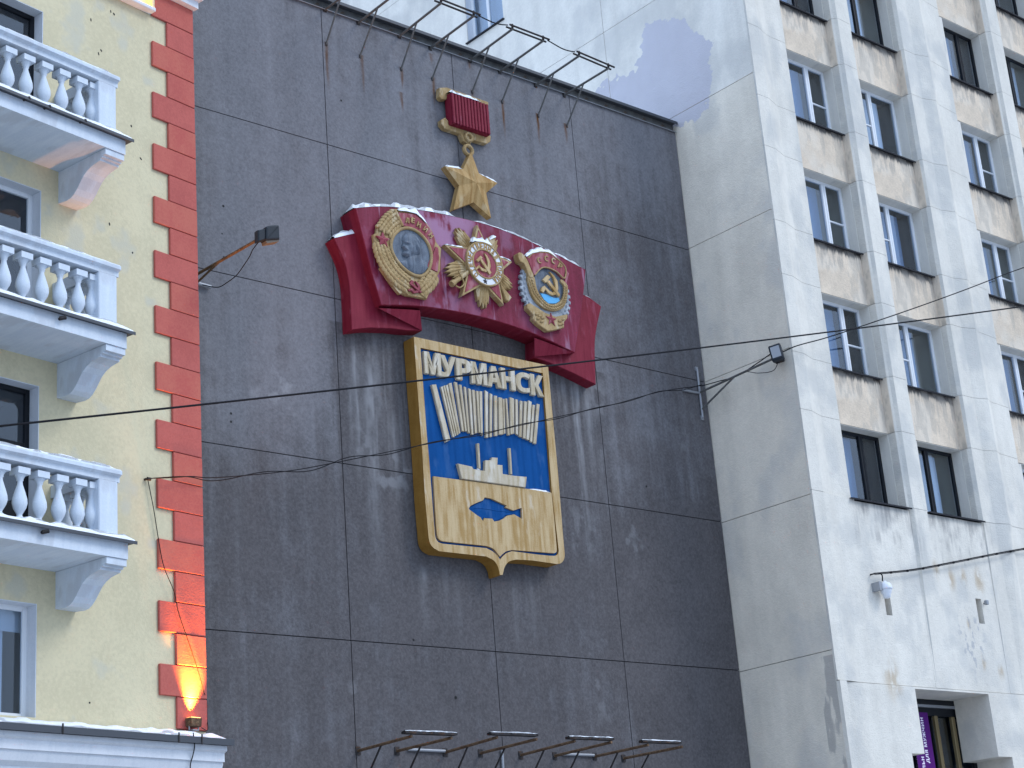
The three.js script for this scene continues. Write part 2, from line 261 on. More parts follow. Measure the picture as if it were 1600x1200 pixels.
// ================================================================ white tower block
const tower = thing('white_tower_block', 'tall white rendered tower with folded pilasters and beige spandrels', 'building');
{
  const FX = 21, FY = 33, fo = [27.5, 0];
  const soots = [[29.1, 31.25], [31.75, 33.95]];                       // smudges under the two lowest sills
  const rusts = [[1487, 905, 0.22], [1530, 907, 0.28], [1505, 900, 0.2], [1462, 890, 0.2], [1537, 1035, 0.16], [1565, 1050, 0.16], [1395, 1062, 0.4], [1515, 975, 0.12]].map(([x, y, r]) => { const p = onZ(x, y, 2.45); return [p.x, p.y, r]; });
  const flakes = onZ(1520, 1000, 2.45);
  const map = tex(1536, 2048, (u, v) => {
    const x = fo[0] + u * FX, y = fo[1] + v * FY;
    const a = fbm(x * 0.8, y * 0.6, 4, 101), b = fbm(x * 3, y * 2.4, 4, 102), s = fbm(x * 4.5, y * 0.3, 4, 103), f = vn(x * 30, y * 30, 104);
    let c = mulc([0.71, 0.665, 0.58], 1 + 0.16 * (a - 0.5) + 0.16 * (b - 0.5) + 0.14 * (s - 0.5) + 0.07 * (f - 0.5));
    c = mixc(c, [0.52, 0.51, 0.475], 0.6 * sst(0.46, 0.74, fbm(x * 1.6 + 9, y * 1.2, 5, 105)));
    if (y < 10.78 && y > 9.3) for (const [p, q] of soots) if (x > p - 0.2 && x < q + 0.2) {
      const e = (10.78 - y) / 1.4, n = fbm(x * 5, y * 3.2, 5, 107);
      c = mixc(c, [0.16, 0.155, 0.16], 0.62 * sst(0.22 + 0.42 * e, 0.70 + 0.42 * e, 0.55 * n + 0.45 * fbm(x * 16, y * 1.6, 4, 108)) * sst(p - 0.2, p + 0.15, x) * sst(q + 0.2, q - 0.15, x));
    }
    for (const [rx, ry, rr] of rusts) { const d = Math.hypot((x - rx) * 1.6, y - ry) / rr; if (d < 1.6) c = mixc(c, [0.40, 0.27, 0.13], 0.55 * sst(1.6, 0.1, d) * sst(0.35, 0.65, fbm(x * 9, y * 4, 4, 110))); }
    { const d = Math.hypot((x - flakes.x) / 0.6, (y - flakes.y) / 0.9); if (d < 1) c = mixc(c, [0.36, 0.37, 0.39], 0.6 * sst(0.60, 0.68, fbm(x * 10, y * 7, 4, 111)) * sst(1, 0.5, d)); }
    return c;
  }, { sx: FX, sy: FY, ox: fo[0], oy: fo[1] });
  M.front = mat(white, { map, bumpMap: bumpTile, bumpScale: 0.012 });
  // side wall texture in (z, y): dusty render, coloured lighter above the roof for sky and snow bounce, a repainted lilac patch above the roof, a torn cement edge low at the corner
  const SZ = 17.2, SY = 33, so = [-14.5, 0];
  const patch = [[1005, 45], [1020, 33], [1058, 27], [1088, 45], [1110, 68], [1113, 120], [1105, 175], [1060, 200], [1040, 210], [920, 160], [940, 132], [990, 112], [1003, 85]].map(([x, y]) => { const p = onX(x, y, TX); return [p.z, p.y]; });
  const inside = (x, y, P) => { let r = false; for (let i = 0, j = P.length - 1; i < P.length; j = i++) if ((P[i][1] > y) !== (P[j][1] > y) && x < (P[j][0] - P[i][0]) * (y - P[i][1]) / (P[j][1] - P[i][1]) + P[i][0]) r = !r; return r; };
  const sideMap = tex(1024, 2048, (u, v) => {
    const x = so[0] + u * SZ, y = so[1] + v * SY;
    const a = fbm(x * 0.7, y * 0.5, 4, 121), b = fbm(x * 2.6, y * 2.2, 4, 122), s = fbm(x * 4, y * 0.3, 4, 123), f = vn(x * 30, y * 30, 124);
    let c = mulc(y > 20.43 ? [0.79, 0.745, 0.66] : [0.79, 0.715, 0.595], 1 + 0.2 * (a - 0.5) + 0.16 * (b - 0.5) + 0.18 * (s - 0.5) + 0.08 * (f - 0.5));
    c = mixc(c, [0.56, 0.54, 0.50], 0.5 * sst(0.48, 0.74, fbm(x * 1.2 + 3, y * 0.9, 5, 125)));
    const w = 0.35 * (fbm(x * 6, y * 6, 3, 126) - 0.5), w2 = 0.35 * (fbm(x * 6, y * 6, 3, 127) - 0.5);
    if (y > 19.5 && inside(x + w, y + w2, patch)) c = [0.57, 0.55, 0.585].map((k) => k * (1 + 0.1 * (b - 0.5)));
    const e = 2.46 - x; if (y < 7.4 && y > 4.6 && e < 0.4) c = mixc(c, [0.45, 0.42, 0.38], 0.8 * sst(0.52, 0.66, fbm(x * 7, y * 1.6, 4, 128) + 0.28 * (1 - e / 0.4) - 0.13 * Math.abs(y - 6.7)));
    return c;
  }, { sx: SZ, sy: SY, ox: so[0], oy: so[1] });
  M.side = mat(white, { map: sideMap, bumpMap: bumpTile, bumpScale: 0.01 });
  // beige spandrels, sooty where the sill above drips
  M.spandrels = [0, 1, 2].map((k) => mat(white, { bumpMap: bumpTile, bumpScale: 0.01, map: tex(384, 256, (u, v) => {
    const x = u * 2.05, y = v * 1.28, n = fbm(x * 2.4, y * 2, 4, 140 + k), f = vn(x * 32, y * 32, 141 + k);
    let c = mulc([0.73, 0.605, 0.465], 0.95 + 0.34 * (n - 0.5) + 0.12 * (f - 0.5));
    c = mixc(c, [0.72, 0.64, 0.53], 0.6 * sst(0.5, 0.7, fbm(x * 1.6, y * 1.3, 4, 143 + k)));
    const e = 1.28 - y, m = fbm(x * 6 + k * 3, y * 2.2, 5, 145 + k), hair = fbm(x * 26 + k, y * 3 + x, 4, 149 + k), band = fbm(x * 1.9 + k * 7, 3, 3, 151 + k);
    c = mixc(c, [0.035, 0.034, 0.036], 0.95 * sst(e * 2.6, 0.30 + e * 2.6, (0.5 * hair + 0.5 * m) * (0.35 + 0.75 * band + 0.25 * u)));
    c = mixc(c, [0.30, 0.27, 0.24], 0.5 * sst(0.34, 0.75, (0.5 * m + 0.5 * hair) * (1.25 - 0.9 * e) * (0.6 + 0.6 * band)));
    c = mixc(c, [0.42, 0.38, 0.32], 0.4 * sst(0.56, 0.7, m + 0.1 * u));
    return c;
  }) }));

  // ---- side wall facing the gable: large panels with open joints, one window high above the grey roof
  const pilLower = [[[27.7305, 2.466], [27.732, 2.512], [28.09, 2.512], [28.50, 2.445], [29.17, 2.445], [29.17, 1.8], [27.96, 1.8], [27.96, 2.466]]];
  const zs = [-14, -9.2, -4.4, onX(945, 70, TX).z, 2.463], yj = [0, 4.3, 7.49, 10.7, 13.9, 17.1, 20.43, 23.62, 28.6, 32], g = 0.007;
  const wy0 = 25.8, wy1 = 27.55, wz0 = onX(731, 65, TX).z, wz1 = onX(787, 32, TX).z;
  part('side_core', prismX([[-13.9, 0.01], [2.3, 0.01], [2.3, 31.9], [-13.9, 31.9]], TX + 0.03, TX + 0.2, [[[wz0 - 0.02, wy0 - 0.02], [wz1 + 0.02, wy0 - 0.02], [wz1 + 0.02, wy1 + 0.02], [wz0 - 0.02, wy1 + 0.02]]]), M.jointTower, tower);
  const zz = [-14, zs[3], 2.463];
  for (let k = 0; k < yj.length - 1; k++) for (let i = 0; i < 2; i++) {
    if (i === 0 && k < 5) continue;                                    // hidden behind the gable building
    const a = zz[i] + (i ? g : 0), b = zz[i + 1] - (i ? 0 : g), c = yj[k] + g, d = yj[k + 1] - g;
    const holes = i === 0 && c < wy0 && d > wy1 ? [[[wz0, wy0], [wz1, wy0], [wz1, wy1], [wz0, wy1]]] : [];
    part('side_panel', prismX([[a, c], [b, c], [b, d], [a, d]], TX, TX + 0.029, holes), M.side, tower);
  }
  { const w = sub('window', tower, 'white window high in the side wall above the grey roof');
    part('frame', [[wz0, wz0 + 0.09, wy0, wy1], [wz1 - 0.09, wz1, wy0, wy1], [wz0 + 0.62, wz0 + 0.72, wy0 + 0.09, wy1 - 0.09], [wz0 + 0.09, wz1 - 0.09, wy0, wy0 + 0.09], [wz0 + 0.09, wz1 - 0.09, wy1 - 0.09, wy1]].map(([a, b, c, d]) => box(TX + 0.22, TX + 0.29, c, d, a, b)), M.whiteFrame, w);
    part('pane', box(TX + 0.25, TX + 0.256, wy0 + 0.09, wy1 - 0.09, wz0 + 0.09, wz1 - 0.09), M.glass, w);
    part('reveal', [box(TX + 0.029, TX + 0.3, wy0 - 0.03, wy1 + 0.03, wz0 - 0.03, wz0), box(TX + 0.029, TX + 0.3, wy0 - 0.03, wy1 + 0.03, wz1, wz1 + 0.03), box(TX + 0.029, TX + 0.3, wy1, wy1 + 0.03, wz0, wz1)], M.reveal, w);
    part('sill', box(TX - 0.06, TX + 0.22, wy0 - 0.035, wy0 - 0.003, wz0 - 0.04, wz1 + 0.04), M.soot, w);
    part('curtain', box(TX + 0.45, TX + 0.47, wy0 - 0.2, wy1 + 0.1, wz0 - 0.1, wz1 + 0.1), M.blindPale, w); }

  // ---- folded pilasters in panels, joints at sill and head height of every storey
  const pil = [
    { x0: TX, x1: 29.17, plan: [[27.7305, 2.466], [27.732, 2.512], [28.09, 2.512], [28.55, 2.372], [29.17, 2.368], [29.17, 1.8], [27.96, 1.8], [27.96, 2.466]] },
    { x0: 31.03, x1: 31.63, plan: [[31.03, 1.8], [31.03, 2.40], [31.075, 2.43], [31.13, 2.505], [31.63, 2.485], [31.63, 1.8]] },
    { x0: 33.72, x1: 35.70, plan: [[33.72, 1.8], [33.72, 2.36], [33.78, 2.45], [34.22, 2.45], [34.62, 2.57], [34.87, 2.47], [35.70, 2.40], [35.70, 1.8]] },
    { x0: 37.79, x1: 38.40, plan: [[37.79, 1.8], [37.79, 2.40], [37.835, 2.43], [37.89, 2.505], [38.40, 2.485], [38.40, 1.8]] },
    { x0: 40.48, x1: 42.46, plan: [[40.48, 1.8], [40.48, 2.36], [40.54, 2.45], [40.98, 2.45], [41.38, 2.57], [41.63, 2.47], [42.46, 2.40], [42.46, 1.8]] },
    { x0: 44.55, x1: 45.2, plan: [[44.55, 1.8], [44.55, 2.40], [44.6, 2.505], [45.2, 2.485], [45.2, 1.8]] },
  ];
  const sill = (k) => 10.80 + 3.03 * k, head = (k) => 12.53 + 3.045 * k, ROWS = 6;
  const levels = [6.88]; for (let k = 0; k <= ROWS; k++) levels.push(sill(k) - 0.02, head(k)); levels.push(32);
  pil.forEach((p, i) => {
    const cx = (p.x0 + p.x1) / 2;
    part('pilaster_core', prismY(p.plan.map(([x, z]) => [cx + (x - cx) * 0.985, z - 0.012]), 10.7, 31.98), M.jointTower, tower);
    for (let k = 0; k < levels.length - 1; k++) part('pilaster_panel', k === 0 ? (i === 0 ? prismY(pilLower[0], levels[0] + 0.004, levels[1] - 0.004) : taper(p.plan.map(([x, z]) => [x, z < 2 ? z : 2.442]), p.plan, levels[0] + 0.004, levels[1] - 0.004)) : prismY(p.plan, levels[k] + 0.004, levels[k + 1] - 0.004), M.front, tower);
  });
  // ---- windows
  const bays = [[29.17, 31.03, 0], [31.63, 33.72, 1], [35.70, 37.79, 0], [38.40, 40.48, 1], [42.46, 44.55, 0]];
  const black = new Set(['0,0', '1,0', '0,4', '1,4', '2,4', '3,4', '3,3', '2,5', '3,5']);
  const R = rng(19);
  function towerWindow(x1, y0, y1, mirrored, frameMat, roomMat, sheetW, sheetMat, k) {
    const so = k === 0 ? 2.52 : 2.30, w = sub('window', tower, k === 0 ? 'black framed window of the lowest row' : undefined), x0 = x1 - 1.66, zf = 1.87, fw = 0.075, f = [];
    const fr = (a, b, c, d, z = zf, t = 0.07) => f.push(cbox(a, b, c, d, z, z + t, 0.008));
    fr(x0, x0 + fw, y0, y1); fr(x1 - fw, x1, y0, y1); fr(x0 + fw, x1 - fw, y0, y0 + fw); fr(x0 + fw, x1 - fw, y1 - fw, y1);
    const xm = mirrored ? x0 + 0.66 : x1 - 0.66;
    fr(xm - 0.07, xm - 0.004, y0 + fw, y1 - fw, zf + 0.004); fr(xm + 0.004, xm + 0.07, y0 + fw, y1 - fw, zf + 0.004);
    const [a, b] = mirrored ? [x0 + fw, xm - 0.07] : [xm + 0.07, x1 - fw];
    if (frameMat === M.whiteFrame) fr(a, b, y0 + 0.78, y0 + 0.82, zf + 0.01, 0.05);
    part('frame', f, frameMat, w);
    part('pane', box(x0 + fw - 0.01, xm - 0.06, y0 + fw - 0.01, y1 - fw + 0.01, zf + 0.03, zf + 0.036), M.glass, w);
    part('pane', box(xm + 0.06, x1 - fw + 0.01, y0 + fw - 0.01, y1 - fw + 0.01, zf + 0.03, zf + 0.036), M.glass, w);
    part('reveal', [box(x1 - 0.012, x1 - 0.001, y0, y1, zf + 0.071, 2.2), box(x0 - 0.4, x1 - 0.013, y1 - 0.012, y1 - 0.001, zf + 0.071, 2.2)], M.revealTower, w);
    part('sill', prismX([[zf + 0.06, y0 + 0.012], [so, y0 - 0.03], [so, y0 - 0.065], [so - 0.01, y0 - 0.065], [so - 0.014, y0 - 0.04], [zf + 0.06, y0 - 0.004]], x0 - 0.35, x1 - 0.004 + (k === 0 ? 0.03 : 0)), M.soot, w);
    // room behind the glass
    const rx0 = x0 - 0.15, rx1 = x1 + 0.2, ry0 = y0 - 0.75, ry1 = y1 + 0.25, rz = -1.6;
    part('room', [box(rx0, rx1, ry0, ry1, rz - 0.02, rz), box(rx0 - 0.02, rx0, ry0, ry1, rz, 1.79), box(rx1, rx1 + 0.02, ry0, ry1, rz, 1.79), box(rx0, rx1, ry0 - 0.02, ry0, rz, 1.79), box(rx0, rx1, ry1, ry1 + 0.02, rz, 1.79)], roomMat, w);
    if (sheetW > 0) part('curtain', box(mirrored ? xm + 0.02 : x0, (mirrored ? xm + 0.02 : x0) + sheetW, y0 - 0.1, y1 - 0.1, zf - 0.16, zf - 0.15), sheetMat, w);  // sheet behind the pane, its colour standing in for reflected sky
  }
  const sootPick = rng(23);
  bays.forEach(([x0, x1, mir], c) => {
    for (let k = 0; k <= ROWS; k++) {
      const fm = black.has(c + ',' + k) ? M.blackFrame : M.whiteFrame;
      towerWindow(x1, sill(k), head(k), !!mir, fm, M.rooms[(c * 2 + k * 3 + (c === 1 && k === 1 ? 1 : 0)) % 4], mir ? 0.42 + 0.3 * R() : 0.90 + 0.09 * R(), R() > 0.25 ? M.blueSheet : M.blindPale, k);
      part('window_pier', box(x0 + 0.002, x1 - 1.66, sill(k) - 0.03, head(k) + 0.004, 1.8, 2.2), M.revealTower, tower);
      // beige spandrel between this head and the sill above
      const y0 = head(k) + 0.004, y1 = k < ROWS ? sill(k + 1) - 0.034 : 31.99, gg = box(x0 + 0.002, x1 - 0.002, y0, y1, 1.8, 2.21);
      const p = gg.attributes.position, uv = gg.attributes.uv; for (let i = 0; i < p.count; i++) uv.setXY(i, (p.getX(i) - x0) / (x1 - x0), (p.getY(i) - y0) / (y1 - y0));
      part('painted_return', box(x1 - 0.013, x1 - 0.0025, y0, y1, 2.211, 2.395), M.bleachedBeige, tower);
      part('spandrel_panel', gg, M.spandrels[Math.floor(sootPick() * 3)], tower);
    }
  });
  // ---- flush panels under the lowest sills with two slots, then the ground storey with the shop opening
  const slot = (x, y, w, h) => { const a = onZ(x, y, 2.43); return [[a.x - w / 2, a.y - h / 2], [a.x + w / 2, a.y - h / 2], [a.x + w / 2, a.y + h / 2], [a.x - w / 2, a.y + h / 2]]; };
  const slots = [slot(1387, 943, 0.2, 0.5), slot(1531, 955, 0.21, 0.56)];
  bays.forEach(([x0, x1], c) => {
    const holes = slots.filter((s) => s[0][0] > x0 && s[1][0] < x1);
    part('lower_panel', ext([[x0 + 0.002, 6.884], [x1 - 0.002, 6.884], [x1 - 0.002, sill(0) - 0.07], [x0 + 0.002, sill(0) - 0.07]], 1.9, 2.438, { holes }), M.front, tower);
    for (const h of holes) part('slot_back', box(h[0][0] - 0.05, h[1][0] + 0.05, h[0][1] - 0.05, h[2][1] + 0.05, 2.10, 2.18), M.jointTower, tower);
  });
  const o = (x, y) => { const p = onZ(x, y, 2.44); return [p.x, p.y]; };
  const zD = zoomer(1180, 880, 3.75);
  const sx0 = o(...zD(930, 730))[0], sx1 = o(...zD(1362, 770))[0], sy = 6.85, sy2 = 5.5, sx0b = sx0 - 0.42, sx1b = sx1 + 0.5;
  part('ground_storey_wall', ext([[27.96, 0], [45.2, 0], [45.2, 6.872], [27.96, 6.872]], 1.55, 2.46, { holes: [[[sx0b, 2.6], [sx1b, 2.6], [sx1b, sy2], [sx1, sy2], [sx1, sy - 0.02], [sx0, sy - 0.02], [sx0, sy2], [sx0b, sy2]]] }), M.front, tower);
  part('corner_block', prismY([[27.732, 2.466], [27.745, 2.55], [27.958, 2.55], [27.958, 2.3], [27.94, 2.3], [27.94, 2.466]], 0, 6.87), M.front, tower);
  const shop = sub('shop_window', tower, 'dark shop window with gold mullions in a stepped opening');
  part('frame', [[sx0b, sx1b, sy - 0.13, sy - 0.02, 0.1], [sx0b, sx0b + 0.1, 2.6, sy - 0.13, 0.1], [sx1b - 0.1, sx1b, 2.6, sy - 0.13, 0.1]].map(([a, b, c, d, t]) => box(a, b, c, d, 1.5, 1.548)), M.blackFrame, shop);
  const mullX = [sx0 + 1.31, sx0 + 1.885, sx0 + 2.5];
  for (const x of mullX) part('mullion', cbox(x - (x < sx0 + 1.5 ? 0.018 : 0.055), x + (x < sx0 + 1.5 ? 0.018 : 0.055), 2.6, sy - 0.36, 1.45, 1.53, 0.008), mat([0.25, 0.19, 0.10], { roughness: 0.35, metalness: 0.5 }), shop);
  part('transom', cbox(sx0b, sx1b, sy - 0.19, sy - 0.13, 1.46, 1.56, 0.008), M.steelPale, shop);
  part('head_panel', box(sx0b, sx1b, sy - 0.36, sy - 0.19, 1.45, 1.50), M.blackFrame, shop);
  part('pane', box(sx0b, sx1b, 2.6, sy - 0.35, 1.40, 1.408), M.glass, shop);
  part('room', [box(sx0b, sx1b, 2.5, sy, -1.5, -1.48), box(sx0b - 0.02, sx0b, 2.5, sy, -1.5, 1.54), box(sx1b, sx1b + 0.02, 2.5, sy, -1.5, 1.54), box(sx0b, sx1b, sy - 0.019, sy, -1.5, 1.49), box(sx0b, sx1b, 2.5, 2.52, -1.5, 1.54)], M.rooms[3], shop);
  part('roof', box(TX + 0.05, 45.2, 32.004, 32.3, -14, 2.45), M.flashing, tower);
  part('rear_wall', box(TX + 0.2, 45.2, 0, 32, -14, -13.8), M.side, tower);
  part('end_wall', box(45.0, 45.2, 0, 6.87, -13.8, 1.5), M.side, tower);
  part('end_wall', box(45.0, 45.2, 6.9, 32, -13.8, 1.79), M.side, tower);
  // poster on the glass: white words on purple, turned to read upwards
  {
    const a = onZ(...zD(945, 860), 1.56), W = 0.60, H = 2.75, y1 = 6.54, c = document.createElement('canvas'); c.width = 256; c.height = 1136; const x = c.getContext('2d');
    x.fillStyle = '#571a70'; x.fillRect(0, 0, 256, 1136);
    x.save(); x.translate(0, 1136); x.rotate(-Math.PI / 2); x.fillStyle = '#f6f0fa'; x.textBaseline = 'middle';
    x.font = 'bold 58px sans-serif'; x.textAlign = 'right'; x.fillText('ДЛЯ МУЖЧИН', 1136 - 42, 156); x.fillText('ЛЬН', 1136 - 385, 85); x.restore();
    const t = new THREE.CanvasTexture(c); t.colorSpace = THREE.SRGBColorSpace;
    const px = a.x, geo = new THREE.BoxGeometry(W, H, 0.01).translate(px + W / 2 - 0.235, y1 - H / 2, 1.558);
    single('shop_poster', geo, mat(white, { map: t, roughness: 0.5 }), 'purple shop poster with white upright lettering in the ground storey window', 'poster');
  }
}
// ================================================================ cream house on the left, local axes: u along the facade (corner at 0), y up, w out of the wall
const house = thing('cream_house', 'cream rendered house with red corner quoins and white balustrade balconies', 'building');
house.position.set(LC.x, 0, LC.z); house.rotation.y = LY; house.updateMatrixWorld(true);
const houseW = (u, y, w) => house.localToWorld(V3(u, y, w));
const YB = [14.49, 11.30, 8.10];
{
  const ur = -3.15, ul = -4.75, wins = [[14.5, 16.93], [11.31, 13.78], [8.11, 10.59], [5.70, 7.31]];
  part('wall', ext([[-12, 0], [-0.002, 0], [-0.002, 20], [-12, 20]], -0.35, 0, { holes: wins.map(([a, b]) => [[ul, a], [ur, a], [ur, b], [ul, b]]) }), M.cream, house);
  part('side_wall', box(-0.33, -0.003, 0, 20, -0.93, -0.352), M.cream, house);
  part('rear_wall', box(-12, -0.34, 0, 20, -3.2, -3.0), M.cream, house);
  part('roof', box(-12, -0.004, 20.002, 20.2, -3.2, 0.5), M.flashing, house);
  // quoins, alternating short and long, painted red, each standing proud
  for (let k = 0; k <= 25; k++) {
    const y = 5.69 + 0.4836 * k, wide = k % 2 === 1, q = part('quoin', cbox(wide ? -0.93 : -0.60, 0.0, y + 0.008, y + 0.4836 - 0.004, 0.0015, 0.05 + (k % 3) * 0.002, 0.008), M.quoins[(k * 7) % 3], house);
  }
  part('quoin_backing', box(-0.585, -0.004, 5.69, 18.26, 0.0005, 0.016), mat([0.11, 0.03, 0.028]), house);
  // windows and balcony doors
  wins.forEach(([a, b], i) => {
    const w = sub(i < 3 ? 'balcony_door' : 'window', house, ['black framed balcony door with plain dark glass', 'white framed balcony door', 'black framed balcony door with a cross bar', 'white framed window with pale curtain'][i]);
    const fm = i === 0 || i === 2 ? M.blackFrame : M.whiteFrame, z = -0.27, f = [], fw = 0.08;
    const fr = (p, q, r, s, zz = z, t = 0.06) => f.push(cbox(p, q, r, s, zz, zz + t, 0.008));
    fr(ul, ul + fw, a, b); fr(ur - fw, ur, a, b); fr(ul + fw, ur - fw, a, a + fw); fr(ul + fw, ur - fw, b - fw, b);
    if (i === 0) fr(-4.02, -3.92, a + fw, b - fw); if (i === 1) { fr(-4.1, -3.86, a + fw, b - fw); } if (i === 2) fr(ul + fw, ur - fw, b - 0.95, b - 0.85); if (i === 3) fr(-3.90, -3.74, a + fw, b - fw);
    if (i === 2) fr(ul + fw, ur - fw, a + fw, a + 0.7, z + 0.005, 0.04);
    part('frame', f, fm, w);
    part('pane', box(ul + fw - 0.01, ur - fw + 0.01, a + fw - 0.01, b - fw + 0.01, z + 0.02, z + 0.026), M.glass, w);
    part('reveal', [box(ur - 0.012, ur - 0.001, a, b, z + 0.061, -0.002), box(ul, ur - 0.013, b - 0.012, b - 0.001, z + 0.061, -0.002)], M.reveal, w);
    part('room', [box(ul - 0.3, ur + 0.5, a - 0.05, b + 0.2, -2.6, -2.58), box(ul - 0.32, ul - 0.3, a - 0.05, b + 0.2, -2.58, -0.36), box(ur + 0.5, ur + 0.52, a - 0.05, b + 0.2, -2.58, -0.36), box(ul - 0.3, ur + 0.5, a - 0.07, a - 0.05, -2.58, -0.36), box(ul - 0.3, ur + 0.5, b + 0.2, b + 0.22, -2.58, -0.36)], M.rooms[i === 3 ? 2 : 3], w);
    if (i === 1) part('curtain', box(ul, ul + 0.8, a, b - 0.1, z - 0.2, z - 0.19), M.blueSheet, w);
    if (i === 3) part('curtain', [box(ul, -3.42, a, b - 0.05, z - 0.16, z - 0.15), box(ul, ur, b - 0.35, b - 0.02, z - 0.12, z - 0.11)], M.blindPale, w);
    if (i === 2) part('curtain', box(ul, ur - 0.3, a + 0.7, b, z - 0.5, z - 0.49), M.blueSheet, w);
  });
  // balconies
  const prof = [[0.001, 0.0], [0.085, 0.0], [0.085, 0.045], [0.07, 0.05], [0.075, 0.075], [0.062, 0.09], [0.042, 0.105], [0.036, 0.13], [0.06, 0.17], [0.09, 0.225], [0.107, 0.29], [0.102, 0.35], [0.08, 0.43], [0.058, 0.5], [0.04, 0.56], [0.036, 0.60], [0.05, 0.615], [0.048, 0.635], [0.062, 0.66], [0.078, 0.685], [0.078, 0.70], [0.001, 0.70]];
  const lathe = new THREE.LatheGeometry(prof.slice(2, -1).map(([r, y]) => new THREE.Vector2(r, y)), 18);
  const baluster = merge([soft(lathe), box(-0.095, 0.095, 0, 0.055, -0.095, 0.095), box(-0.10, 0.10, 0.692, 0.785, -0.10, 0.10)]);
  const scroll = [[0.0, -0.29], [0.0, -0.83], [0.20, -0.85], [0.30, -0.84], [0.38, -0.80], [0.46, -0.73], [0.53, -0.65], [0.60, -0.575], [0.69, -0.515], [0.80, -0.475], [0.93, -0.455], [1.0, -0.45], [1.0, -0.415], [1.06, -0.415], [1.06, -0.385], [1.13, -0.385], [1.13, -0.29]];
  YB.forEach((y, bi) => {
    const b = sub('balcony', house, ['top balcony with three small spot fittings on its edge', 'middle balcony', 'lowest balcony'][bi]), L = -5.95, Rr = -2.46;
    part('slab', box(L, Rr, y - 0.285, y - 0.034, 0.001, 1.15), M.balcony, b);
    part('flashing', [prismX([[0.0, y - 0.032], [1.235, y - 0.05], [1.24, y - 0.075], [1.25, y - 0.075], [1.25, y - 0.028], [0.0, y]], L - 0.06, Rr + 0.09)], M.flashing, b);
    for (const u of [L + 0.02, Rr - 0.37]) part('bracket', [prismX(scroll.map(([w, s]) => [w, y + s]), u, u + 0.36)], M.balcony, b);
    for (const [u0, u1] of [[-2.97, -2.63], [L + 0.1, L + 0.44]]) part('post', cbox(u0, u1, y + 0.0, y + 0.83, 0.83, 1.14, 0.012), M.balcony, b);
    // handrail: front length and the two returns to the wall
    const rail = [[0.0, 0.832], [0.285, 0.832], [0.285, 0.905], [0.315, 0.925], [0.345, 0.935], [0.345, 0.985], [0.31, 1.02], [-0.03, 1.02], [-0.05, 0.985], [-0.05, 0.935], [0.0, 0.905]];
    part('handrail', prismX(rail.map(([w, s]) => [0.845 + w, y + s]), L + 0.06, -2.59), M.balcony, b);
    for (const [u0, u1] of [[-2.93, -2.65], [L + 0.12, L + 0.40]]) { part('handrail', box(u0, u1, y + 0.80, y + 0.99, 0.001, 0.79), M.balcony, b); for (const w of [0.18, 0.5]) part('baluster', baluster, M.balcony, b).position.set((u0 + u1) / 2, y + 0.022, w); }
    for (let k = 0; k < 8; k++) part('baluster', baluster, M.balcony, b).position.set(-3.235 - 0.325 * k, y + 0.0, 0.99);
    part('baluster', baluster, M.balcony, b).position.set(-2.975, y + 0.0, 0.97);
    const Z = bi === 0 ? zoomer(0, 30, 5.4545) : bi === 1 ? zoomer(0, 280, 3.333) : zoomer(0, 680, 4.2857);
    for (const [x, yy] of [[[215, 680], [390, 752], [695, 872]], [[318, 725]], [[292, 648]]][bi]) { const [u, v] = onL(...Z(x, yy), 1.19); part('spot_fitting', [bar([u, v, 1.149], [u, v, 1.20], 0.022), bar([u - 0.03, v - 0.01, 1.20], [u + 0.05, v + 0.012, 1.24], 0.03)], M.steelDark, b); }
  });
  // lower cornice with gutter
  const cor = [[0.0, 4.6], [0.10, 4.6], [0.10, 4.92], [0.13, 4.95], [0.13, 5.0], [0.22, 5.06], [0.26, 5.16], [0.26, 5.20], [0.30, 5.20], [0.30, 5.33], [0.36, 5.36], [0.36, 5.43], [0.0, 5.60]];
  part('cornice', prismX(cor, -12, 0.10), M.trimWhite, house);
  part('gutter', [prismX([[0.36, 5.437], [0.46, 5.425], [0.46, 5.52], [0.445, 5.52], [0.44, 5.45], [0.36, 5.46]], -12, 0.16)], M.flashing, house);
  part('cornice_roof', prismX([[0.0, 5.602], [0.36, 5.465], [0.445, 5.455], [0.0, 5.64]], -12, 0.15), M.flashing, house);
  for (const u of [-3.05, -0.95, -0.5]) part('gutter_hook', box(u - 0.012, u + 0.012, 5.41, 5.56, 0.461, 0.472), M.steelDark, house);
  // top: thin ledge under a recessed frieze, stepped corbel over the quoins
  part('ledge', cbox(-12, -0.935, 17.80, 17.875, 0.001, 0.16, 0.012), M.trimWhite, house);
  part('corbel', [box(-0.93, 0.03, 18.262, 18.40, 0.001, 0.16), box(-0.66, 0.06, 18.402, 18.52, 0.001, 0.26), box(-0.95, 0.13, 18.522, 19.2, 0.001, 0.38)], M.trimWhite, house);
  part('frieze_border', box(-0.99, -0.937, 17.877, 18.60, 0.001, 0.12), M.cream, house);
  // dark scuffs and old fixing holes in the render
  const rr = rng(9);
  for (const [x, y] of [[173, 18], [178, 22], [142, 31], [158, 79], [154, 84], [205, 197], [220, 248], [171, 350], [207, 395], [140, 1098]]) { const [u, v] = onL(x, y, 0); part('fixing_hole', new THREE.CylinderGeometry(0.013, 0.013, 0.006, 7).rotateX(Math.PI / 2).scale(0.7 + rr() * 0.5, 0.8 + rr() * 1.6, 1).rotateZ(rr()).translate(u, v, 0.002), M.soot, house); }
}
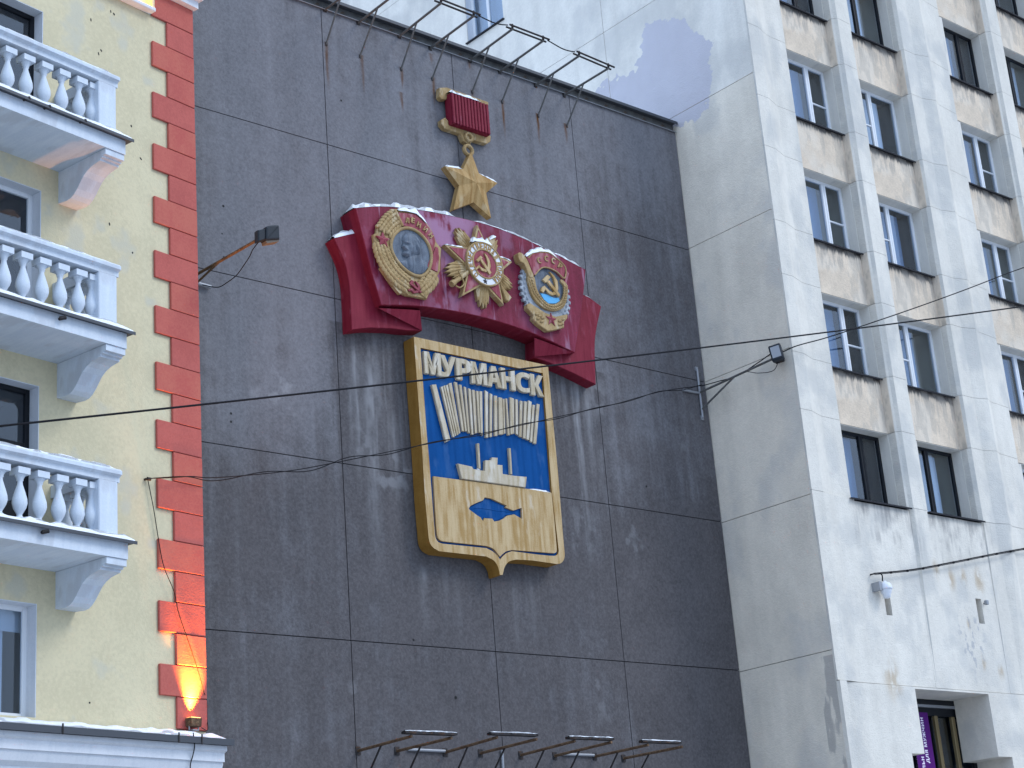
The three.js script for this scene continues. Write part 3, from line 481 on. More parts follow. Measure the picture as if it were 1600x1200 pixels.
// floodlights that wash the quoins and the frieze with warm light
function uplight(u, y, w, label, aim, intensity, angle, down = false) {
  const t = thing('facade_floodlight', label, 'floodlight'); t.position.copy(houseW(u, y, w)); t.rotation.y = LY; if (down) t.rotateX(Math.PI);
  part('base', [...(down ? [box(-0.05, 0.05, 0.02, 0.06, 0.06, 0.129)] : []), box(-0.06, 0.06, 0, 0.015, -0.05, 0.05), bar([-0.09, 0.01, 0], [-0.09, 0.12, 0], 0.012), bar([0.09, 0.01, 0], [0.09, 0.12, 0], 0.012)], M.steelPale, t);
  part('housing', [ext([[-0.10, 0.06], [0.10, 0.06], [0.115, 0.19], [-0.115, 0.19]], -0.07, 0.07, { bevel: 0.01 })], M.rusty, t);
  part('lamp_glass', box(-0.09, 0.09, 0.192, 0.198, -0.055, 0.055), mat([1, 0.7, 0.3], { emissive: new THREE.Color().setRGB(1, 0.5, 0.12), emissiveIntensity: 3 }), t);
  const s = new THREE.SpotLight(new THREE.Color().setRGB(1, 0.37, 0.04), intensity, 0, angle, 1.0, 2); s.position.set(0, 0.215, 0); s.target.position.set(...aim); s.castShadow = true; s.shadow.radius = 4; t.add(s, s.target);
  return t;
}
uplight(-0.36, 5.665, 0.135, 'small floodlight glowing orange on the cornice below the quoins', [0.24, 3.0, -0.24], 160, 0.54);
uplight(-1.35, 18.95, 0.13, 'small floodlight hung over the cream frieze shining down on its ledge', [0.25, 1, 0.30], 60, 0.42, true);
// ================================================================ painted reliefs on the gable wall
const Z1 = zoomer(575, 320, 7.5), Z2 = zoomer(690, 345, 8.573), Z3 = zoomer(800, 380, 8.572), Z4 = zoomer(630, 520, 6.667), Z5 = zoomer(640, 680, 5), Z6 = zoomer(490, 300, 3.404), Z8 = zoomer(660, 120, 5.214);
const pl = (Z, z, pts) => pts.map(([x, y]) => { const p = onZ(...Z(x, y), z); return [p.x, p.y]; });
const p3 = (Z, x, y, z) => onZ(...Z(x, y), z);
// smooth a traced outline
const smooth = (pts, n = 60, closed = true) => new THREE.CatmullRomCurve3(pts.map(([x, y]) => V3(x, y, 0)), closed, 'centripetal').getSpacedPoints(n).slice(0, closed ? n : n + 1).map((v) => [v.x, v.y]);
// one glyph fitted into the quad TL, TR, BR, BL (world points), raised from z0 to z1
function glyph(ch, quad, z0, z1, bevel = 0.008, grow = bevel ? 0.006 : 0) {
  const shapes = font.generateShapes(ch, 1), all = shapes.flatMap((s) => s.getPoints(10)); let x0 = 1e9, x1 = -1e9, y0 = 1e9, y1 = -1e9;
  for (const p of all) { x0 = Math.min(x0, p.x); x1 = Math.max(x1, p.x); y0 = Math.min(y0, p.y); y1 = Math.max(y1, p.y); }
  const [tl, tr, br, bl] = quad, map = (p) => { const a = (p.x - x0) / (x1 - x0), b = (p.y - y0) / (y1 - y0); return [0, 1].map((i) => (bl[i] * (1 - a) + br[i] * a) * (1 - b) + (tl[i] * (1 - a) + tr[i] * a) * b); };
  return merge(shapes.map((s) => ext(s.getPoints(10).map(map).filter((p, i, A) => !i || Math.hypot(p[0] - A[i - 1][0], p[1] - A[i - 1][1]) > 1e-4).filter((p, i, A) => i < A.length - 1 || Math.hypot(p[0] - A[0][0], p[1] - A[0][1]) > 1e-4), z0, z1, { bevel, grow, holes: s.holes.map((h) => h.getPoints(10).map(map)) })));
}
// glyph of height h and width wd centred at (x, y) turned by a
const glyphAt = (ch, x, y, wd, h, a, z0, z1) => { const c = Math.cos(a), s = Math.sin(a), q = [[-wd, h], [wd, h], [wd, -h], [-wd, -h]].map(([i, j]) => [x + (i * c - j * s) / 2, y + (i * s + j * c) / 2]); return glyph(ch, q, z0, z1, 0); };
const starPts = (x, y, R, r, a = Math.PI / 2, n = 5) => Array.from({ length: n * 2 }, (_, i) => { const t = a + i * Math.PI / n, k = i % 2 ? r : R; return [x + k * Math.cos(t), y + k * Math.sin(t)]; });
// solid with an outline at z1 falling back to z0 and ridges rising to an apex
function faceted(out, apex, z0, z1) {
  const P = []; const n = out.length; const tri = (a, b, c) => P.push(...a, ...b, ...c);
  for (let i = 0; i < n; i++) { const a = out[i], b = out[(i + 1) % n]; tri([...a, z1], [...b, z1], apex); tri([...a, z0], [...b, z0], [...b, z1]); tri([...a, z0], [...b, z1], [...a, z1]); tri([...b, z0], [...a, z0], [apex[0], apex[1], z0]); }
  const g = new THREE.BufferGeometry(); g.setAttribute('position', new THREE.Float32BufferAttribute(P, 3)); return flat(g);
}
const grain = (() => { const g = new THREE.SphereGeometry(1, 8, 6); return g; })();
const seed = (x, y, z, l, w, a, t = 0.03) => soft(grain.clone().scale(l, w, t).rotateZ(a).translate(x, y, z));
const ccw = (pts) => (THREE.ShapeUtils.area(pts.map((p) => new THREE.Vector2(...p))) < 0 ? pts.slice().reverse() : pts);

// relief swelling from an outline: height rises over R from the edge, with soft bumps and hollows [x, y, rx, ry, turn, height]
function inflate(poly, z, H, R, bumps, step = 0.013) {
  const xs = poly.map((p) => p[0]), ys = poly.map((p) => p[1]), x0 = Math.min(...xs), y0 = Math.min(...ys), nx = Math.ceil((Math.max(...xs) - x0) / step), ny = Math.ceil((Math.max(...ys) - y0) / step), P = [], I = [], id = new Map();
  const at = (i, j) => {
    const k = i * 4096 + j; if (id.has(k)) return id.get(k);
    const x = x0 + i * step, y = y0 + j * step; let ins = false, d = 1e9;
    for (let a = 0, b = poly.length - 1; a < poly.length; b = a++) { const [ax, ay] = poly[a], [bx, by] = poly[b]; if ((ay > y) !== (by > y) && x < (bx - ax) * (y - ay) / (by - ay) + ax) ins = !ins; const t = clamp(((x - ax) * (bx - ax) + (y - ay) * (by - ay)) / ((bx - ax) ** 2 + (by - ay) ** 2 + 1e-12)); d = Math.min(d, Math.hypot(x - ax - t * (bx - ax), y - ay - t * (by - ay))); }
    if (!ins && d > step * 0.8) { id.set(k, -1); return -1; }
    const e = ins ? clamp(d / R) : 0; let h = H * Math.sqrt(1 - (1 - e) ** 2);
    for (const [bx, by, rx, ry, a, bh] of bumps) { const c = Math.cos(a), s = Math.sin(a), u = ((x - bx) * c + (y - by) * s) / rx, v = (-(x - bx) * s + (y - by) * c) / ry; h += bh * Math.exp(-(u * u + v * v)) * Math.min(1, e * 4); }
    P.push(x, y, z + Math.max(0, h)); const n = P.length / 3 - 1; id.set(k, n); return n;
  };
  for (let i = 0; i < nx; i++) for (let j = 0; j < ny; j++) { const a = at(i, j), b = at(i + 1, j), c = at(i + 1, j + 1), d = at(i, j + 1); if (a >= 0 && b >= 0 && c >= 0 && d >= 0) I.push(a, b, c, a, c, d); }
  const g = new THREE.BufferGeometry(); g.setAttribute('position', new THREE.Float32BufferAttribute(P, 3)); g.setIndex(I); g.computeVertexNormals(); return soft(g);
}
// ---------------- banner
const ZB = 0.50, ZT = 0.30;
{
  const b = thing('ribbon_banner', 'curved dark red ribbon banner with folded tails holding three orders', 'relief');
  const top = smooth(pl(Z6, ZB, [[222, 84], [330, 76], [440, 80], [600, 100], [770, 134], [940, 178], [1110, 243], [1260, 315], [1370, 372], [1448, 412]]), 40, false);
  const bot = smooth(pl(Z6, ZB, [[1390, 855], [1290, 806], [1150, 745], [960, 682], [760, 636], [560, 607], [360, 600]]), 36, false);
  const right = pl(Z6, ZB, [[1443, 480], [1425, 640]]), left = pl(Z6, ZB, [[310, 430], [262, 240]]);
  const out = [...top, ...right, ...bot, ...left];
  const xs = out.map((p) => p[0]), ys = out.map((p) => p[1]), bx0 = Math.min(...xs), bw = Math.max(...xs) - bx0, by0 = Math.min(...ys), bh = Math.max(...ys) - by0;
  // faded lilac bleaching on the painted face, in runs
  const fade = [[700, 240, 0.85, 1], [640, 200, 0.7, 0.9], [760, 180, 0.6, 0.9], [690, 330, 0.5, 0.7], [800, 150, 0.5, 0.7], [260, 120, 0.4, 0.35], [700, 600, 0.5, 0.6], [1010, 230, 0.5, 0.4], [1180, 640, 0.5, 0.35], [330, 500, 0.35, 0.3], [880, 620, 0.4, 0.35]].map(([x, y, r, s]) => { const p = p3(Z6, x, y, ZB); return [p.x, p.y, r, s]; });
  const map = tex(768, 512, (u, v) => {
    const x = bx0 + u * bw, y = by0 + v * bh, n = fbm(x * 2.2, y * 1.6, 4, 201), s = fbm(x * 12, y * 0.8, 4, 202), f = vn(x * 35, y * 35, 203);
    let c = mulc([0.200, 0.018, 0.044], 0.90 + 0.5 * (n - 0.5) + 0.3 * (s - 0.5) + 0.2 * (f - 0.5));
    c = mixc(c, [0.24, 0.05, 0.09], 0.42 * sst(0.5, 0.75, s * 0.7 + n * 0.3));
    for (const [fx, fy, fr, fs] of fade) { const d = Math.hypot(x - fx, (y - fy) * 0.7) / fr; if (d < 1.3) c = mixc(c, [0.34, 0.17, 0.27], fs * 0.95 * sst(1.3, 0.2, d) * sst(0.40, 0.62, fbm(x * 4, y * 2.2, 5, 205))); }
    c = mixc(c, [0.36, 0.19, 0.27], 0.6 * sst(0.66, 0.8, fbm(x * 14, y * 1.1, 4, 207)));
    return c;
  }, { sx: bw, sy: bh, ox: bx0, oy: by0 });
  M.banner = mat(white, { map, roughness: 0.5, bumpMap: bumpTile, bumpScale: 0.003 });
  const [face, edge] = capsAndSides(ext(ccw(out), 0.002, ZB, { bevel: 0.012 }));
  part('banner_face', face, M.banner, b); part('banner_edge', edge, M.ribbon, b);
  const tl = [...smooth(pl(Z6, ZT, [[108, 245], [165, 372], [188, 470], [196, 570], [204, 732]]), 16, false), ...pl(Z6, ZT, [[300, 722], [420, 726], [500, 736], [577, 738], [566, 640], [400, 560], [300, 300], [236, 214]])];
  { const [f, e] = capsAndSides(ext(ccw(tl), 0.002, ZT, { bevel: 0.01 })); part('tail', f, M.ribbon, b); part('tail_edge', e, M.ribbon, b); }
  const trp = [...pl(Z6, ZT, [[1425, 540], [1470, 562], [1531, 608]]), ...smooth(pl(Z6, ZT, [[1531, 608], [1505, 730], [1497, 800], [1502, 1024]]), 12, false).slice(1), ...pl(Z6, ZT, [[1380, 962], [1250, 905], [1176, 880], [1174, 790], [1390, 800]])];
  { const [f, e] = capsAndSides(ext(ccw(trp), 0.002, ZT, { bevel: 0.01 })); part('tail', f, M.ribbon, b); part('tail_edge', e, M.ribbon, b); }
  // the folds where the ribbon turns behind its face
  const hull = (pts) => flat(new ConvexGeometry(pts));
  part('fold', hull([p3(Z6, 345, 618, 0.47), p3(Z6, 566, 630, 0.47), p3(Z6, 577, 737, ZT + 0.02), p3(Z6, 345, 610, 0.2), p3(Z6, 566, 630, 0.2), p3(Z6, 577, 737, 0.2)]), M.ribbon, b);
  part('fold', hull([p3(Z6, 1174, 775, 0.47), p3(Z6, 1385, 856, 0.47), p3(Z6, 1176, 876, ZT + 0.02), p3(Z6, 1174, 775, 0.2), p3(Z6, 1385, 850, 0.2), p3(Z6, 1176, 876, 0.2)]), M.ribbon, b);
  M.bannerTop = top;
}
// ---------------- star medal above
{
  const t = thing('star_medal', 'five pointed gold star hanging from a ribbed crimson ribbon block', 'relief');
  const zf = 0.24, out = pl(Z8, zf, [[397, 612], [332, 752], [183, 728], [300, 886], [255, 1082], [416, 1022], [560, 1150], [520, 946], [612, 866], [460, 786]]), c = p3(Z8, 437, 862, 0.36);
  part('star', faceted(ccw(out), [c.x, c.y, 0.37], 0.10, zf), M.gold, t);
  part('mount', [bar([c.x, c.y, 0.001], [c.x, c.y, 0.12], 0.07)], M.steelDark, t);
  // ribbon block with vertical ribs
  const q = pl(Z8, 0.30, [[236, 130], [540, 222], [550, 472], [240, 362]]), x0 = q[0][0], x1 = q[1][0], y1 = (q[0][1] + q[1][1]) / 2, y0 = (q[2][1] + q[3][1]) / 2, n = 12, w = (x1 - x0) / n;
  const blk = part('ribbon_block', box(x0, x1, y0, y1, 0.075, 0.262), M.ribbon, t);
  for (let k = 0; k < n; k++) part('rib', cbox(x0 + k * w + 0.008, x0 + (k + 1) * w - 0.008, y0 - 0.003, y1 + 0.003, 0.262, 0.302, 0.012), M.ribbon, t);
  part('mount', box(x0 + 0.3, x1 - 0.3, y0 + 0.2, y1 - 0.2, 0.001, 0.075), M.steelDark, t);
  // gold frame: upper bar with a hook, lower bar with lug
  part('frame', ext(ccw(pl(Z8, 0.15, [[140, 88], [200, 85], [540, 205], [540, 235], [215, 160], [195, 185], [158, 183], [140, 160]])), 0.02, 0.15, { bevel: 0.012 }), M.goldRelief, t);
  part('frame', ext(ccw(pl(Z8, 0.15, [[152, 350], [188, 330], [214, 360], [214, 385], [320, 425], [560, 480], [556, 528], [525, 545], [425, 515], [405, 530], [385, 548], [358, 535], [335, 520], [312, 462], [185, 420], [156, 385]])), 0.02, 0.15, { bevel: 0.012 }), M.goldRelief, t);
  const ring = (x, y, R, r, z, sx = 1) => { const p = p3(Z8, x, y, z); return soft(new THREE.TorusGeometry(R, r, 8, 20).scale(sx, 1, 1.4).translate(p.x, p.y, z)); };
  part('ring', [ring(376, 492, 0.085, 0.03, 0.17)], M.goldRelief, t);
  part('link', [ring(374, 545, 0.07, 0.026, 0.15, 0.35), ring(372, 600, 0.105, 0.036, 0.17)], M.goldRelief, t);
}
// ---------------- portrait order
const zo = ZB + 0.002;
{
  const t = thing('wreath_medal', 'oval gold wreath medal with grey man portrait and red flag', 'relief'), z1 = 0.585;
  const body = [[290, 50], [335, 45], [560, 100], [690, 212], [762, 318], [800, 430], [836, 480], [862, 512], [852, 640], [852, 760], [818, 832], [818, 902], [770, 952], [726, 1022], [690, 1106], [560, 1076], [460, 1060], [404, 1036], [375, 1046], [292, 945], [160, 755], [146, 738], [162, 715], [110, 600], [82, 480], [64, 345], [102, 330], [112, 240], [190, 140], [292, 100]];
  part('base', ext(ccw(pl(Z1, z1, body)), zo, z1, { bevel: 0.012 }), M.goldRelief, t);
  part('flag', ext(ccw(pl(Z1, 0.62, [[352, 85], [560, 106], [690, 228], [770, 340], [792, 430], [770, 540], [742, 575], [700, 450], [640, 358], [560, 290], [480, 258], [410, 244]])), z1 - 0.01, 0.62, { bevel: 0.01 }), M.enamel, t);
  part('flag_fold', ext(ccw(pl(Z1, 0.605, [[792, 490], [826, 500], [836, 620], [818, 786], [692, 733], [722, 650], [765, 570]])), z1 - 0.01, 0.605, { bevel: 0.008 }), M.enamel, t);
  part('flag_staff', [bar(p3(Z1, 312, 60, 0.61), p3(Z1, 400, 250, 0.61), 0.035, 8)], M.goldRelief, t);
  const oval = smooth(pl(Z1, 0.6, [[268, 480], [290, 380], [360, 300], [440, 272], [540, 295], [630, 362], [700, 455], [738, 570], [735, 680], [700, 780], [640, 832], [560, 832], [480, 795], [400, 730], [330, 645], [285, 560]]), 64);
  part('portrait_disc', ext(ccw(oval), z1 - 0.005, 0.592), M.portrait, t);
  part('rim', [tube(oval.map(([x, y]) => V3(x, y, 0.60)), 0.034, 96, 7, true)], M.goldRelief, t);
  const zp = 0.595, head = smooth(pl(Z1, zp, [[402, 372], [432, 338], [490, 330], [556, 365], [598, 430], [614, 520], [604, 590], [560, 600], [520, 610], [470, 625], [430, 610], [398, 595], [396, 562], [412, 542], [388, 500], [386, 488], [404, 455], [398, 410]]), 60);
  const coat = pl(Z1, zp, [[350, 665], [440, 640], [470, 600], [600, 560], [625, 640], [690, 680], [705, 740], [640, 815], [570, 822], [500, 790], [420, 730]]);
  const lump = (x, y, rx, ry, a, h) => { const p = p3(Z1, x, y, zp); return seed(p.x, p.y, zp + 0.02, rx, ry, a, h); };
  const F = (x, y, rx, ry, a, h) => { const p = p3(Z1, x, y, zp); return [p.x, p.y, rx, ry, a, h]; };
  part('portrait_relief', [inflate(coat, zp - 0.004, 0.035, 0.10, [F(455, 690, 0.03, 0.20, 0.25, -0.02), F(560, 700, 0.03, 0.22, -0.25, -0.02), F(510, 680, 0.10, 0.14, 0, 0.018), F(640, 740, 0.06, 0.12, 0.3, 0.012)]),
    inflate(head, zp - 0.004, 0.075, 0.15, [F(428, 452, 0.06, 0.02, -0.15, 0.022), F(440, 476, 0.05, 0.028, -0.1, -0.03), F(398, 488, 0.035, 0.05, 0.5, 0.025), F(428, 528, 0.06, 0.018, -0.3, 0.022), F(425, 548, 0.05, 0.012, -0.3, -0.022), F(425, 590, 0.08, 0.05, 0.2, 0.024), F(485, 505, 0.05, 0.06, 0, 0.014), F(470, 560, 0.03, 0.08, 0.3, -0.018), F(568, 525, 0.03, 0.05, 0.15, 0.032), F(545, 520, 0.014, 0.06, 0.1, -0.025), F(590, 470, 0.03, 0.12, 0.2, 0.018), F(555, 440, 0.02, 0.12, 0.6, -0.012), F(520, 590, 0.09, 0.03, 0.4, -0.016)])], M.portrait, t);
  // wheat ears of the wreath
  const ears = [], ear = (pts, n, s, zt) => { const c = new THREE.CatmullRomCurve3(pts.map(([x, y]) => p3(Z1, x, y, zt))); for (let k = 0; k < n; k++) { const u = k / (n - 1), p = c.getPointAt(u), d = c.getTangentAt(u), a = Math.atan2(d.y, d.x), nx = -Math.sin(a), ny = Math.cos(a); for (const e of [-1, 0, 1]) ears.push(seed(p.x + nx * e * s * 0.62, p.y + ny * e * s * 0.62, zt + (e ? 0 : 0.012), s * 0.72, s * 0.36, a + e * 0.5 + Math.PI, 0.035)); } };
  ear([[310, 110], [230, 170], [150, 280]], 7, 0.115, z1 + 0.005); ear([[345, 210], [280, 260], [230, 320]], 5, 0.12, z1 + 0.005);
  ear([[110, 480], [150, 620], [230, 760], [340, 890], [450, 970]], 13, 0.125, z1 + 0.005); ear([[190, 500], [250, 650], [340, 780], [450, 880]], 11, 0.11, z1 + 0.008);
  ear([[770, 850], [720, 930], [640, 1000]], 6, 0.13, z1 + 0.005); ear([[690, 850], [650, 920], [620, 960]], 4, 0.11, z1 + 0.005);
  part('wheat_ears', ears, M.goldRelief, t);
  for (const q of [[[700, 740], [815, 800], [815, 900], [760, 820]], [[610, 1040], [660, 1010], [720, 1030], [690, 1100]], [[300, 960], [360, 1000], [400, 1030], [375, 1042]], [[165, 730], [230, 800], [290, 900], [200, 800]]]) part('ribbon_wrap', ext(ccw(pl(Z1, z1 + 0.02, q)), z1 - 0.005, z1 + 0.02, { bevel: 0.006 }), M.goldRelief, t);
  const s1 = p3(Z1, 178, 410, 0.62); part('red_star', [faceted(starPts(s1.x, s1.y, 0.165, 0.075), [s1.x, s1.y, 0.655], z1, 0.625)], M.enamel, t);
  part('emblem', [[[555, 892], [602, 928], [617, 980], [592, 1027], [540, 1037], [496, 985], [518, 975], [550, 1010], [580, 1000], [588, 960], [568, 920]], [[505, 980], [518, 1000], [480, 1012], [468, 995]], [[483, 922], [513, 880], [542, 902], [505, 942]], [[503, 938], [522, 920], [632, 1025], [614, 1032]]].map((q, i) => ext(ccw(pl(Z1, 0.63, q)), z1, 0.632 + i * 0.003, { bevel: 0.004 })), M.enamel, t);
  for (const [ch, x, y, a] of [['Л', 455, 185, -0.02], ['Е', 520, 186, -0.12], ['Н', 592, 238, -0.35], ['И', 668, 290, -0.6], ['Н', 732, 362, -0.85]]) { const p = p3(Z1, x, y, 0.62); part('letter', glyphAt(ch, p.x, p.y, 0.085, 0.11, a, 0.615, 0.645), M.goldRelief, t); }
}
// ---------------- star order with white ring
{
  const t = thing('sunburst_medal', 'gold and red ten pointed sunburst medal with white lettered ring', 'relief'), z1 = 0.60;
  const c = p3(Z2, 556, 592, 0.62), rim = [[305, 600], [800, 620], [500, 305], [640, 885]].map(([x, y]) => p3(Z2, x, y, 0.66)); const RR = rim.reduce((s, p) => s + Math.hypot(p.x - c.x, p.y - c.y), 0) / 4;
  const gold = [[205, 90], [60, 675], [570, 1170], [965, 890], [735, 205]].map(([x, y]) => p3(Z2, x, y, z1)), red = [[480, 50], [40, 320], [275, 1010], [835, 1130], [950, 550]].map(([x, y]) => p3(Z2, x, y, 0.63));
  for (const g of gold) {                                            // fans of pointed rays
    const a = Math.atan2(g.y - c.y, g.x - c.x), L = Math.hypot(g.x - c.x, g.y - c.y), rays = [];
    for (let k = -4; k <= 4; k++) { const b = a + k * 0.085, l = L * (1 - 0.035 * k * k + 0.006 * Math.abs(k)), h = 0.047, tip = [c.x + l * Math.cos(b), c.y + l * Math.sin(b)], r0 = 0.18; const nx = -Math.sin(b), ny = Math.cos(b), m = l * 0.82;
      const o = [[c.x + r0 * Math.cos(b) + nx * 0.03, c.y + r0 * Math.sin(b) + ny * 0.03], [c.x + r0 * Math.cos(b) - nx * 0.03, c.y + r0 * Math.sin(b) - ny * 0.03], [c.x + m * Math.cos(b) - nx * h, c.y + m * Math.sin(b) - ny * h], tip, [c.x + m * Math.cos(b) + nx * h, c.y + m * Math.sin(b) + ny * h]];
      rays.push(faceted(o, [c.x + m * 0.8 * Math.cos(b), c.y + m * 0.8 * Math.sin(b), z1 + 0.022 - 0.002 * Math.abs(k)], zo, z1 - 0.02 - 0.002 * Math.abs(k))); }
    part('ray_fan', rays, M.goldRelief, t);
  }
  red.forEach((g) => {
    const a = Math.atan2(g.y - c.y, g.x - c.x), L = Math.hypot(g.x - c.x, g.y - c.y), nx = -Math.sin(a), ny = Math.cos(a), at = (l, s) => [c.x + l * Math.cos(a) + nx * s, c.y + l * Math.sin(a) + ny * s];
    const arm = part('star_arm', ext(ccw([at(0.1, -0.32), at(L, 0), at(0.1, 0.32)]), zo, 0.63, { bevel: 0.01 }), M.goldRelief, t);
    part('star_arm_enamel', ext(ccw([at(0.12, -0.262), at(L - 0.12, 0), at(0.12, 0.262)]), 0.60, 0.642), M.enamel, t);
  });
  const circ = (r, n = 56) => Array.from({ length: n }, (_, i) => [c.x + r * Math.cos(i / n * 2 * Math.PI), c.y + r * Math.sin(i / n * 2 * Math.PI)]);
  part('disc', ext(circ(RR), zo, 0.67, { bevel: 0.012 }), M.goldRelief, t);
  part('white_ring', ext(circ(RR * 0.93), 0.66, 0.676, { holes: [circ(RR * 0.66)] }), M.whiteEnamel, t);
  part('rim', [soft(new THREE.TorusGeometry(RR * 0.965, 0.02, 6, 64).translate(c.x, c.y, 0.676)), soft(new THREE.TorusGeometry(RR * 0.645, 0.018, 6, 56).translate(c.x, c.y, 0.676))], M.goldRelief, t);
  part('red_disc', ext(circ(RR * 0.63), 0.66, 0.674), M.enamel, t);
  part('emblem', [[[570, 432], [612, 470], [647, 540], [660, 612], [640, 667], [590, 687], [533, 662], [488, 605], [502, 595], [547, 635], [595, 650], [618, 620], [618, 560], [600, 495]], [[488, 602], [502, 627], [470, 657], [443, 650]], [[463, 527], [520, 468], [547, 495], [490, 552]], [[513, 527], [537, 513], [667, 697], [640, 722]]].map((q, i) => ext(ccw(pl(Z2, 0.70, q)), 0.672, 0.705 + i * 0.003, { bevel: 0.004 })), M.goldPale, t);
  // words on the ring, read clockwise over the top, then the star below
  const word = (s, a0, a1) => [...s].forEach((ch, i) => { const a = a0 + (a1 - a0) * (i / (s.length - 1)), r = RR * 0.795; part('letter', glyphAt(ch, c.x + r * Math.cos(a), c.y + r * Math.sin(a), 0.075, 0.13, a - Math.PI / 2, 0.672, 0.69), M.gold, t); });
  word('ОТЕЧЕСТВЕННАЯ', 3.98, 0.62); word('ВОЙНА', 0.20, -0.92);
  const sp = [c.x - RR * 0.06, c.y - RR * 0.795]; part('ring_star', ext(starPts(sp[0], sp[1], 0.058, 0.024), 0.672, 0.688), M.steelDark, t);
  // crossed sabre hilt and rifle butt
  part('rifle_butt', [ext(ccw(pl(Z2, 0.62, [[780, 820], [830, 880], [945, 1025], [905, 1080], [870, 1060], [800, 900]])), zo, 0.62, { bevel: 0.015 })], M.goldRelief, t);
  part('sabre_hilt', [bar(p3(Z2, 350, 690, 0.615), p3(Z2, 145, 840, 0.615), 0.05, 8), bar(p3(Z2, 165, 825, 0.615), p3(Z2, 130, 850, 0.615), 0.065, 8), tube([[225, 670], [260, 740], [300, 840], [240, 895], [190, 870]].map(([x, y]) => p3(Z2, x, y, 0.66)), 0.016, 24, 6)], M.goldRelief, t);
}
// ---------------- cogwheel order
{
  const t = thing('cogwheel_medal', 'silver cogwheel medal with red flag, gold wreath and red star', 'relief'), z1 = 0.58;
  const c = p3(Z3, 452, 655, z1), rim = [[120, 560], [795, 720]].map(([x, y]) => p3(Z3, x, y, z1)); const RR = rim.reduce((s, p) => s + Math.hypot(p.x - c.x, p.y - c.y), 0) / 2;
  const cog = []; for (let k = 0; k < 34; k++) for (const [f, r] of [[0, 1], [0.45, 1], [0.55, 0.925], [0.95, 0.925]]) { const a = (k + f) / 34 * 2 * Math.PI; cog.push([c.x + RR * r * Math.cos(a), c.y + RR * r * 1.06 * Math.sin(a)]); }
  part('cogwheel', ext(cog, zo, z1, { bevel: 0.008 }), M.silver, t);
  const studs = []; for (let k = 0; k < 34; k++) { const a = (k + 0.2) / 34 * 2 * Math.PI; studs.push(seed(c.x + RR * 0.84 * Math.cos(a), c.y + RR * 0.89 * Math.sin(a), z1 + 0.002, 0.04, 0.022, a + 1.5, 0.03)); }
  part('cog_studs', studs, M.silver, t);
  part('disc', ext(ccw(smooth(pl(Z3, 0.6, [[300, 440], [420, 340], [540, 350], [660, 470], [710, 600], [690, 730], [600, 810], [480, 800], [370, 690], [300, 560]]), 48)), z1 - 0.004, 0.60, { bevel: 0.006 }), M.portrait, t);
  part('blue_sea', ext(ccw(pl(Z3, 0.606, [[378, 668], [480, 692], [560, 735], [622, 728], [640, 772], [585, 806], [490, 806], [428, 752]])), 0.598, 0.607), M.paleBlue, t);
  const band = smooth(pl(Z3, 0.64, [[215, 440], [235, 580], [285, 720], [380, 830], [480, 890], [600, 905], [700, 850], [742, 720], [742, 560], [655, 480], [650, 515], [690, 560], [695, 680], [640, 780], [560, 818], [490, 806], [400, 730], [340, 620], [290, 440]]), 90);
  part('wreath', ext(ccw(band), z1 - 0.004, 0.645, { bevel: 0.016, seg: 2 }), M.goldRelief, t);
  const leaf = []; const lc = new THREE.CatmullRomCurve3([[255, 500], [300, 640], [370, 740], [460, 830], [560, 860], [670, 810], [715, 680], [715, 580]].map(([x, y]) => p3(Z3, x, y, 0.645))); for (let k = 0; k < 26; k++) { const p = lc.getPointAt(k / 25), d = lc.getTangentAt(k / 25), a = Math.atan2(d.y, d.x); for (const e of [-1, 1]) leaf.push(seed(p.x - Math.sin(a) * e * 0.03, p.y + Math.cos(a) * e * 0.03, 0.645, 0.05, 0.022, a + e * 0.5, 0.022)); }
  part('wreath_leaves', leaf, M.goldRelief, t);
  part('torch', ext(ccw(smooth(pl(Z3, 0.66, [[85, 130], [110, 122], [140, 135], [205, 218], [250, 330], [295, 445], [240, 455], [195, 340], [160, 268], [115, 245], [90, 190]]), 40)), zo, 0.66, { bevel: 0.014, seg: 2 }), M.goldRelief, t);
  part('flag', ext(ccw(pl(Z3, 0.65, [[195, 190], [270, 132], [400, 112], [510, 132], [592, 192], [720, 322], [700, 470], [690, 486], [600, 382], [500, 332], [420, 322], [370, 352], [300, 432], [212, 222]])), z1 - 0.004, 0.65, { bevel: 0.012 }), M.enamel, t);
  part('flag_edge', [tube([[215, 200], [275, 140], [400, 118], [510, 138], [592, 200], [714, 326], [700, 470], [600, 385], [500, 335], [420, 325], [372, 352], [305, 430]].map(([x, y]) => p3(Z3, x, y, 0.648)), 0.016, 80, 6)], M.goldRelief, t);
  part('flag_fold', ext(ccw(pl(Z3, 0.62, [[722, 350], [766, 402], [732, 540], [702, 518], [716, 440]])), z1 - 0.004, 0.62, { bevel: 0.008 }), M.enamel, t);
  part('emblem', [[[500, 378], [562, 430], [612, 510], [622, 610], [597, 687], [545, 702], [488, 672], [438, 600], [455, 588], [507, 640], [550, 660], [578, 630], [578, 560], [555, 470]], [[440, 568], [457, 610], [420, 662], [383, 640], [400, 588]], [[408, 490], [475, 423], [517, 455], [450, 532]], [[463, 512], [492, 495], [642, 690], [625, 722]]].map((q, i) => ext(ccw(pl(Z3, 0.64, q)), 0.598, 0.645 + i * 0.003, { bevel: 0.006 })), M.goldPale, t);
  part('ribbon', ext(ccw(pl(Z3, 0.62, [[205, 815], [250, 800], [450, 930], [590, 982], [746, 950], [746, 1002], [702, 1052], [702, 1130], [540, 1170], [480, 1176], [360, 1090], [280, 1012], [290, 962], [205, 870]])), zo, 0.62, { bevel: 0.012 }), M.goldRelief, t);
